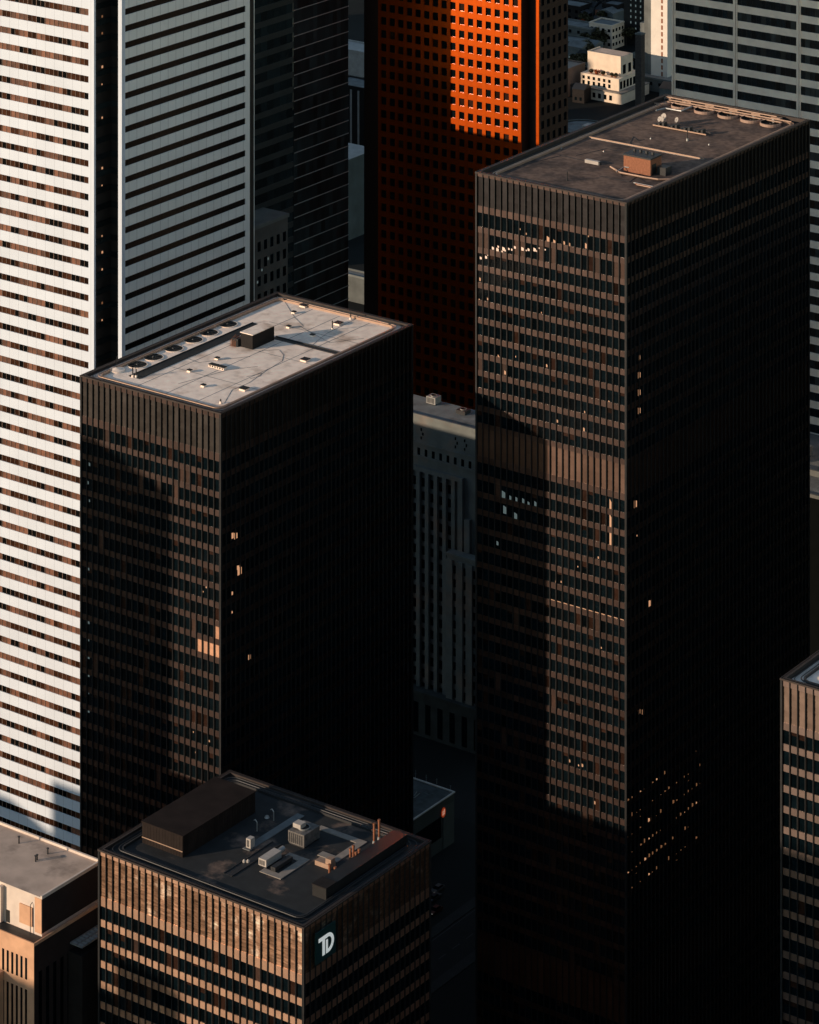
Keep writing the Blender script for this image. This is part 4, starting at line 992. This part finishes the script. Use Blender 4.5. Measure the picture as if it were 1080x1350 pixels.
# roof of the right edge tower: white ribs
T = thing('skylight', 'white ribbed deck with black lines on the roof at the right edge', 'roof deck', C4[0] - 45.7, C4[1], zd4)
MB().box(4.2, 42, 5.2, 36, .004, .5).build('deck', PAINTW, T)
for k in range(6): MB().box(4.15, 42.05, 9 + 4.2 * k, 9.35 + 4.2 * k, .505, .65).build('rib', M_black, T)
MB().box(8.0, 8.35, 5.2, 36, .66, .8).build('rib', M_black, T)

# ------------------------------------------------------------------ the far district
def block(name, label, cat, a, b, w, d, z, wall, roof=ROOFG, win=True, group=None, par=True, nwin=5, sides=True):
    T = thing(name, label, cat, a, b, group=group)
    MB().box(0, w, 0, d, 0, z).build('wall', wall, T)
    MB().box(.4, w - .4, .4, d - .4, z + .003, z + .12).build('roof', roof, T)
    if par: MB().box(-.15, w + .15, -.15, .35, z + .003, z + .8).box(-.15, w + .15, d - .35, d + .15, z + .003, z + .8).box(-.15, .35, .36, d - .36, z + .003, z + .8).box(w - .35, w + .15, .36, d - .36, z + .003, z + .8).build('parapet', wall, T)
    if win:
        nf = max(1, int(z / 3.6)); nf = min(nf, 8)
        for k in range(nf):
            zz = z - 2.2 - 3.6 * k
            if zz < 1: break
            nu = min(nwin, max(1, int(w / 3)))
            for i in range(nu):
                u = w * (i + .5) / nu; MB().box(u - .8, u + .8, -.05, -.004, zz - .8, zz + .8).build('window', M_glass, T)
            nv = min(nwin, max(1, int(d / 3)))
            for i in range(nv):
                v = d * (i + .5) / nv; MB().box(w + .004, w + .05, v - .8, v + .8, zz - .8, zz + .8).build('window', M_glass, T)
    return T
def pb(px, py, z=0): return at(px, py, z)
# cream stepped building
a, b = at(776, 68, 21); a1, b1 = at(818.5, 76, 21)
CRB = thing('cream_building', 'cream stepped building catching the sun in the far district', 'building', a, b1)
wcr = a1 - a; dcr = at(835, 70, 21)[1] - b1
MB().box(0, wcr, 0, dcr, 0, 21).build('upper_wall', CREAM, CRB); MB().box(.4, wcr - .4, .4, dcr - .4, 21.003, 21.15).build('roof', ROOFT, CRB)
MB().box(0, wcr, -.1, .3, 21.003, 21.6).box(-.1, .3, .31, dcr, 21.003, 21.6).build('parapet', CREAM, CRB)
MB().box(-1.5, wcr + 1.5, -4, dcr + 6, 0, 11.5).build('middle_wall', CREAM, CRB)
MB().box(-3.5, wcr + 4.5, -6.5, dcr + 8, 0, 5).build('lower_wall', CREAM, CRB)
MB().box(-3.6, wcr + 4.8, -6.8, dcr + 8, 5.003, 5.6).build('terrace', PATHM, CRB)
for k in range(6): MB().box(-.5 + 3 * k, .9 + 3 * k, -4.06, -4.003, 6.3, 8.1).box(-.5 + 3 * k, .9 + 3 * k, -4.06, -4.003, 8.9, 10.4).build('window', M_glass, CRB)
for k in range(6): MB().box(wcr + 1.504, wcr + 1.56, -3 + 3 * k, -1 + 3 * k, 6.3, 10).build('window', M_glass, CRB)
for k in range(7): MB().box(-2.5 + 3.2 * k, -.9 + 3.2 * k, -6.56, -6.503, 1.2, 3.6).build('window', M_glass, CRB)
for k in range(3): MB().box(wcr + .003, wcr + .06, 2 + 5 * k, 4.6 + 5 * k, 12.5, 17).build('window', M_glass, CRB)
rs = random.Random(21)
def leaves(mb, c, r, n, s, m=0):
    for _ in range(n):
        d = Vector((rs.gauss(0, 1), rs.gauss(0, 1), rs.gauss(0, .8))); d = d.normalized() * r * rs.random() ** .4
        p = Vector(c) + Vector((d.x, d.y, d.z * .8)); e = Vector((rs.uniform(-1, 1), rs.uniform(-1, 1), rs.uniform(-.6, .6))).normalized() * s; f_ = e.cross(Vector((rs.uniform(-1, 1), rs.uniform(-1, 1), rs.uniform(-1, 1)))).normalized() * s
        mb.quad([p - e - f_, p + e - f_, p + e + f_, p - e + f_], m, rs.random())
for i, (u, r_) in enumerate([(3.5, 1.1), (7, 1.5), (10.5, 1.0), (15.5, .9), (17.6, 1.2)]):
    T = thing('terrace_shrub', ['leftmost small shrub on the cream building terrace', 'largest shrub on the cream building terrace', 'middle shrub on the cream building terrace', 'fourth shrub on the cream building terrace', 'rightmost shrub on the cream building terrace'][i], 'shrub', a + u, b1 - 2.2, 11.5)
    MB().cyl((0, 0), .6, .7, 0, .6, n=10).build('pot', BRICK, T)
    mb = MB(); leaves(mb, (0, 0, 1.3), r_, 70, .3); mb.build('foliage', LEAFR if i == 1 else LEAF, T)
# chimney and tall white slab
a, b = at(842, 150, 0)
Yc = 1600; a, b = xy2ab((844 - 540) / F * Yc, Yc); zc = CAMZ - (45 - HZ) * Yc / F
T = thing('brick_chimney', 'square dark chimney stack behind the cream building', 'chimney', a, b)
MB().box(-1.7, 1.7, -1.7, 1.7, 0, zc).build('shaft', mat('soot dark brick', (.07, .06, .055), .9, 0, .1, .2, 1), T); MB().box(-1.9, 1.9, -1.9, 1.9, zc + .003, zc + .6).box(-1.2, 1.2, -1.2, 1.2, zc + .6, zc + .9).build('cap', TEALW, T)
Yc = 1640; a, b = xy2ab((880 - 540) / F * Yc, Yc)
SLB = thing('apartment_slab', 'tall pale apartment slab with stepped grey side, half lit by the sun, behind the cream building', 'building', a, b)
PALE = mat('pale stucco', (.74, .68, .60), .8, 0, .2, .08, .2)
MB().box(-9.5, 0, 0, 16, 0, 62).build('wall', PALE, SLB)
for k, (u, zt_) in enumerate([(-11.5, 56), (-14, 44), (-16.5, 31), (-19, 20)]): MB().box(u, u + 2.0 + .49, .5 + .3 * k, 16, 0, zt_).build('step', TEALW, SLB)
for k in range(18): MB().box(-3.6, -2.6, -.06, -.004, 3 + 3.3 * k, 5.2 + 3.3 * k).build('window', BRICK, SLB)
MB().box(-9.5, 0, 0, 16, 62.003, 62.6).build('roof', ROOFG, SLB)
# curved podium of low glass in front
Yp = 1500; a, b = at(790, 150, 8)
T = thing('curved_podium', 'low round-fronted podium building just beyond the brown roof', 'building', *at(805, 142, 12))
n = 20; poly = [(-16 + 12 * math.cos(R(90 + 180 * i / n)), 12 * math.sin(R(90 + 180 * i / n))) for i in range(n + 1)] + [(26, -12), (34, 12)]
MB().prism(poly, -12, 0).build('wall', DG, T); MB().prism([(p[0] * .96, p[1] * .94) for p in poly], .003, .2).build('roof', ROOFG, T)
MB().tube([(p[0], p[1], .5) for p in poly], .35, closed=True).build('parapet', TEALW, T)
MB().box(0, .6, -11, 11, .2, 1.2).build('roof_strip', PATHM, T); MB().box(-14, -9, -3, 2, .2, 2.2).build('roof_unit', PAINTW, T)
a, b = at(742, 96, 9)
block('brown_block', 'plain brown block left of the cream building, cut by the granite tower', 'building', a - 6, b - 8, 14, 16, 13, mat('brown render', (.22, .16, .13), .85, 0, .2, .15, .2), PATHM, win=False)
labels_far = ['flat dark roof with a pale parapet near the top of the far district', 'long low dark block in the far district, left', 'small white-fronted block in the far district', 'dark block with many lit windows at the top of the picture', 'low grey shed right of the cream building', 'grey flat roof right of the chimney', 'dark office block behind the trees', 'narrow grey block next to the pale slab']
for i, (px, py, z, w_, d_, wm_) in enumerate([(760, 32, 10, 26, 12, TEALW), (752, 52, 8, 16, 12, TEALW), (800, 30, 12, 14, 12, CREAM), (822, -6, 12, 30, 14, M_black), (862, 72, 12, 18, 14, TEALW), (868, 100, 6, 26, 14, TEALW), (750, 4, 9, 22, 12, DARKB), (812, 4, 10, 10, 12, DARKB)]):
    a, b = at(px, py, z); block('city_block', labels_far[i], 'building', a - w_ / 2, b - d_ / 2, w_, d_, z, wm_, ROOFG if i != 5 else PATHM, group='low blocks of the far district')
    if i == 3:
        X0, Y0 = ab2xy(a - w_ / 2, b - d_ / 2)
a, b = at(844, 10, 20)
T = thing('lit_block', 'dark block speckled with small white lit windows behind the pale slab', 'building', a - 10, b)
MB().box(0, 16, 0, 10, 0, 26).build('wall', M_black, T)
for k in range(6):
    for j in range(4): MB().box(4 + 3 * j, 4.7 + 3 * j, -.06, -.004, 8 + 3 * k, 9.2 + 3 * k).build('window', M_lampc, T)
rs2 = random.Random(4)
words = ['near', 'far', 'left', 'right']
cnt = 0
for k in range(34):                                     # low houses between
    px = rs2.uniform(735, 890); py = rs2.uniform(8, 120)
    if 765 < px < 850 and 50 < py: continue
    z = rs2.uniform(4, 8); a, b = at(px, py, z); w_, d_ = rs2.uniform(6, 12), rs2.uniform(7, 12)
    wm_ = rs2.choice([TEALW, BRICK, LIME, DARKB]); rf_ = rs2.choice([ROOFG, ROOFD, RAILD])
    HLAB = 'small %s house with a %s roof, %s in the far district' % ({TEALW.name: 'stucco', BRICK.name: 'brick', LIME.name: 'stone', DARKB.name: 'dark'}[wm_.name], {ROOFG.name: 'grey', ROOFD.name: 'black', RAILD.name: 'charcoal'}[rf_.name], ('high up' if py < 45 else 'halfway down' if py < 85 else 'low down') + (' on the left' if px < 785 else ' on the right' if px > 845 else ' in the middle'))
    T = thing('town_house', HLAB, 'house', a, b, group='small dim houses of the far district', rz=rs2.choice([0, 0, R(90), R(8)]))
    MB().box(0, w_, 0, d_, 0, z).build('wall', wm_, T)
    mb = MB(); hz = z + 2.0
    mb.quad([(-.3, -.3, z), (w_ + .3, -.3, z), (w_ + .3, d_ / 2, hz), (-.3, d_ / 2, hz)]); mb.quad([(w_ + .3, d_ + .3, z), (-.3, d_ + .3, z), (-.3, d_ / 2, hz), (w_ + .3, d_ / 2, hz)])
    mb.quad([(w_ + .3, -.3, z), (w_ + .3, d_ + .3, z), (w_ + .3, d_ / 2, hz)]); mb.quad([(-.3, d_ + .3, z), (-.3, -.3, z), (-.3, d_ / 2, hz)])
    mb.build('roof', rf_, T)
    for j in range(2): MB().box(1.2 + 2.6 * j, 2.4 + 2.6 * j, -.05, -.004, 1.2, 2.8).build('window', M_lampc if rs2.random() < .15 else M_glass, T)
def tree(a, b, hh, r, leafm, label):
    T = thing('street_tree', label, 'tree', a, b, 0, 'dark trees of the far district')
    MB().tube([(0, 0, 0), (.1, 0, hh * .4), (0, .2, hh * .7)], .25, n=7).tube([(.1, 0, hh * .35), (r * .5, .3, hh * .7)], .12, n=5).tube([(.1, 0, hh * .35), (-r * .5, -.3, hh * .65)], .12, n=5).build('trunk', BARK, T)
    mb = MB()
    for _ in range(9): leaves(mb, (rs.uniform(-r, r) * .55, rs.uniform(-r, r) * .55, hh * .7 + rs.uniform(-.3, .35) * r), r * .55, 60, .45)
    mb.build('crown', leafm, T)
tr = [(766, 42, 10, 4.5, 1), (771, 48, 8, 3.5, 1)] + [(rs2.uniform(742, 800), rs2.uniform(60, 95), rs2.uniform(7, 11), rs2.uniform(3, 5), 0) for _ in range(7)] + [(rs2.uniform(742, 830), rs2.uniform(10, 60), rs2.uniform(7, 11), rs2.uniform(3, 5), 0) for _ in range(12)]
for i, (px, py, hh, r_, red) in enumerate(tr):
    a, b = at(px, py + 8, 0)
    tree(a, b, hh, r_, LEAFR if red else LEAF, ('larger rust red tree in the far district' if i == 0 else 'smaller rust red tree beside the larger one') if red else '%s dark tree of the far district, %s%s' % ('tall' if hh > 9 else 'low', 'high up' if py < 35 else 'halfway down' if py < 65 else 'low down', ' by the granite tower' if px < 762 else ' left of the cream building' if px < 785 else ' behind the cream building'))
# slivers seen between the teal glass tower and the granite tower
GAPW = mat('gap pale concrete', (.36, .35, .33), .8)
a, b = at(469, 62, 12); block('city_block', 'pale flat roof high in the narrow gap left of the granite tower', 'building', a - 12, b - 8, 24, 16, 12, GAPW, GAPW, win=False)
a, b = at(469, 116, 40); T = block('columned_block', 'dark block with two white columns in the narrow gap left of the granite tower', 'building', a - 14, b, 28, 14, 40, M_black, ROOFG, win=False)
for u in (11, 15.2, 19): MB().box(u, u + .9, -.3, -.004, 0, 39).build('column', GAPW, T)
a, b = at(469, 190, 34); block('city_block', 'grey slanted roof low in the narrow gap left of the granite tower', 'building', a - 12, b - 22, 24, 22, 34, DG, GAPW, win=False, par=False)
a, b = at(470, 366, 10); block('city_block', 'teal grey slab at the bottom of the narrow gap left of the granite tower', 'building', a - 14, b, 28, 6, 10, TEALW, ROOFG, win=False)

# ------------------------------------------------------------------ unseen neighbours that throw the long shadows, and blocks added to darken sides
KS, KZ = math.cos(SUN_AZ + TH) / math.sin(SUN_AZ + TH), math.tan(SUN_EL) / math.sin(SUN_AZ + TH)
NB = mat('neighbour stone', (.045, .05, .05), .8, 0, .2, .2, .1, rnd=.1)
nbl = []
def shade(label, bt, at0, at1, zt_, bh, d=30):
    """a plain tower whose shadow on the plane b=bt covers a in [at0,at1] below height zt_; its far face stands at b=bh"""
    D = bt - bh; a0 = at0 - KS * D; a1 = at1 - KS * (bt - (bh - d)) ; z = zt_ + KZ * D
    T = thing('unseen_block', label, 'building', a0, bh - d)
    wv = max(4, a1 - a0); MB().box(0, wv, 0, d, 0, z).build('wall', NB, T)
    nf = int(z / 4); mb = MB()
    for k in range(1, nf): mb.box(-.03, wv + .03, -.03, d + .03, 4 * k, 4 * k + 1.6)
    mb.build('window_strip', M_glass, T, kind='stuff'); MB().box(.3, wv - .3, .3, d - .3, z + .003, z + .1).build('roof', ROOFG, T)
zT = lambda Z: CAMZ - Z
T1l = C1[0] - 36.6
shade('grey office block outside the picture that shades half the narrow side of the pale-roofed tower', C1[1], T1l - 12, C1[0] - 12.6, zT(248.5) , 350, 30)
shade('office block outside the picture shading the foot of the white tower', Bw, Aw - 13, Aw + 25, zT(364), 350, 20)
shade('lower office block outside the picture shading the base of the white tower', Bw, Aw - 80, Aw - 12.5, zT(372), 345, 20)
shade('slim block outside the picture shading the lower left of the lettered tower', C3[1], T3a + 4, C3[0] - 27, zT(307.5), 247, 8)
shade('wide block outside the picture shading the lower left of the lettered tower', C3[1], T3a - 20, T3a + 16, zT(314), 237, 20)
shade('block outside the picture shading the foot of the tower at the right edge', C4[1], C4[0] - 50, C4[0] - 20, zT(278), 247, 20)
shade('office block hidden behind the white tower that shades the foot of the granite tower', Br, Ar - 60, Ar + 22, zT(291.9), 792, 8)
shade('office block outside the picture left of the white tower that shades the limestone tower', Bl, Al - 25, Al + 50, zT(343.5), 640, 40)
for lb, a0_, a1_, b0_, b1_, z_ in [('very tall unseen block added left of the white tower to cut sky light', -800, -741, 692, 720, 400), ('unseen dark block added beside the lettered tower to darken its shaded side', -318, -280, 375, 430, 136), ('tall unseen block added beyond the right edge to darken the shaded sides', -318, -262, 606, 700, 215), ('unseen dark slab added behind the right edge tower to cut bright reflections', -288, -235, 550, 600, 185), ('unseen dark block added at the lower right to darken the shaded sides', -215, -165, 430, 500, 200)]:  # added unseen blocks that dim sky and reflections on shaded sides
    T = thing('unseen_block', lb, 'building', a0_, b0_)
    MB().box(0, a1_ - a0_, 0, b1_ - b0_, 0, z_).build('wall', NB, T)
    mb = MB()
    for k in range(1, int(z_ / 4)): mb.box(-.03, a1_ - a0_ + .03, -.03, b1_ - b0_ + .03, 4 * k, 4 * k + 1.8)
    mb.build('window_strip', M_glass, T, kind='stuff')
    MB().box(.3, a1_ - a0_ - .3, .3, b1_ - b0_ - .3, z_ + .003, z_ + .1).build('roof', ROOFG, T)
# unseen far row set to shade the district, one gap sunning the cream building
ca_, cb_ = xy2ab((797 - 540) / F * 1620, 1620); cs = ca_ - KS * (cb_ - 1045)
wa_, wb_ = xy2ab((870 - 540) / F * 1640, 1640); ws = wa_ - KS * (wb_ - 1045); print('GAP', cs, ws)
for i, (s0, s1, zt_) in enumerate([(-1330, ws - 16, 300), (ws - 16, cs - 14, 333), (cs + 11 + 17, -960, 300), (-960, -850, 300)]):
    T = thing('unseen_block', ['long far unseen shading block, leftmost', 'lower far unseen shading block beside the gap', 'far unseen shading block right of the gap', 'far unseen shading block, rightmost'][i], 'building', s0, 1045)
    z = CAMZ - zt_; MB().box(0, s1 - s0, 0, 25, 0, z).build('wall', NB, T)
    mb = MB()
    for k in range(1, int(z / 4)): mb.box(-.03, s1 - s0 + .03, -.03, 25.03, 4 * k, 4 * k + 1.8)
    mb.build('window_strip', M_glass, T, kind='stuff')
    MB().box(.3, s1 - s0 - .3, .3, 24.7, z + .003, z + .1).build('roof', ROOFG, T)
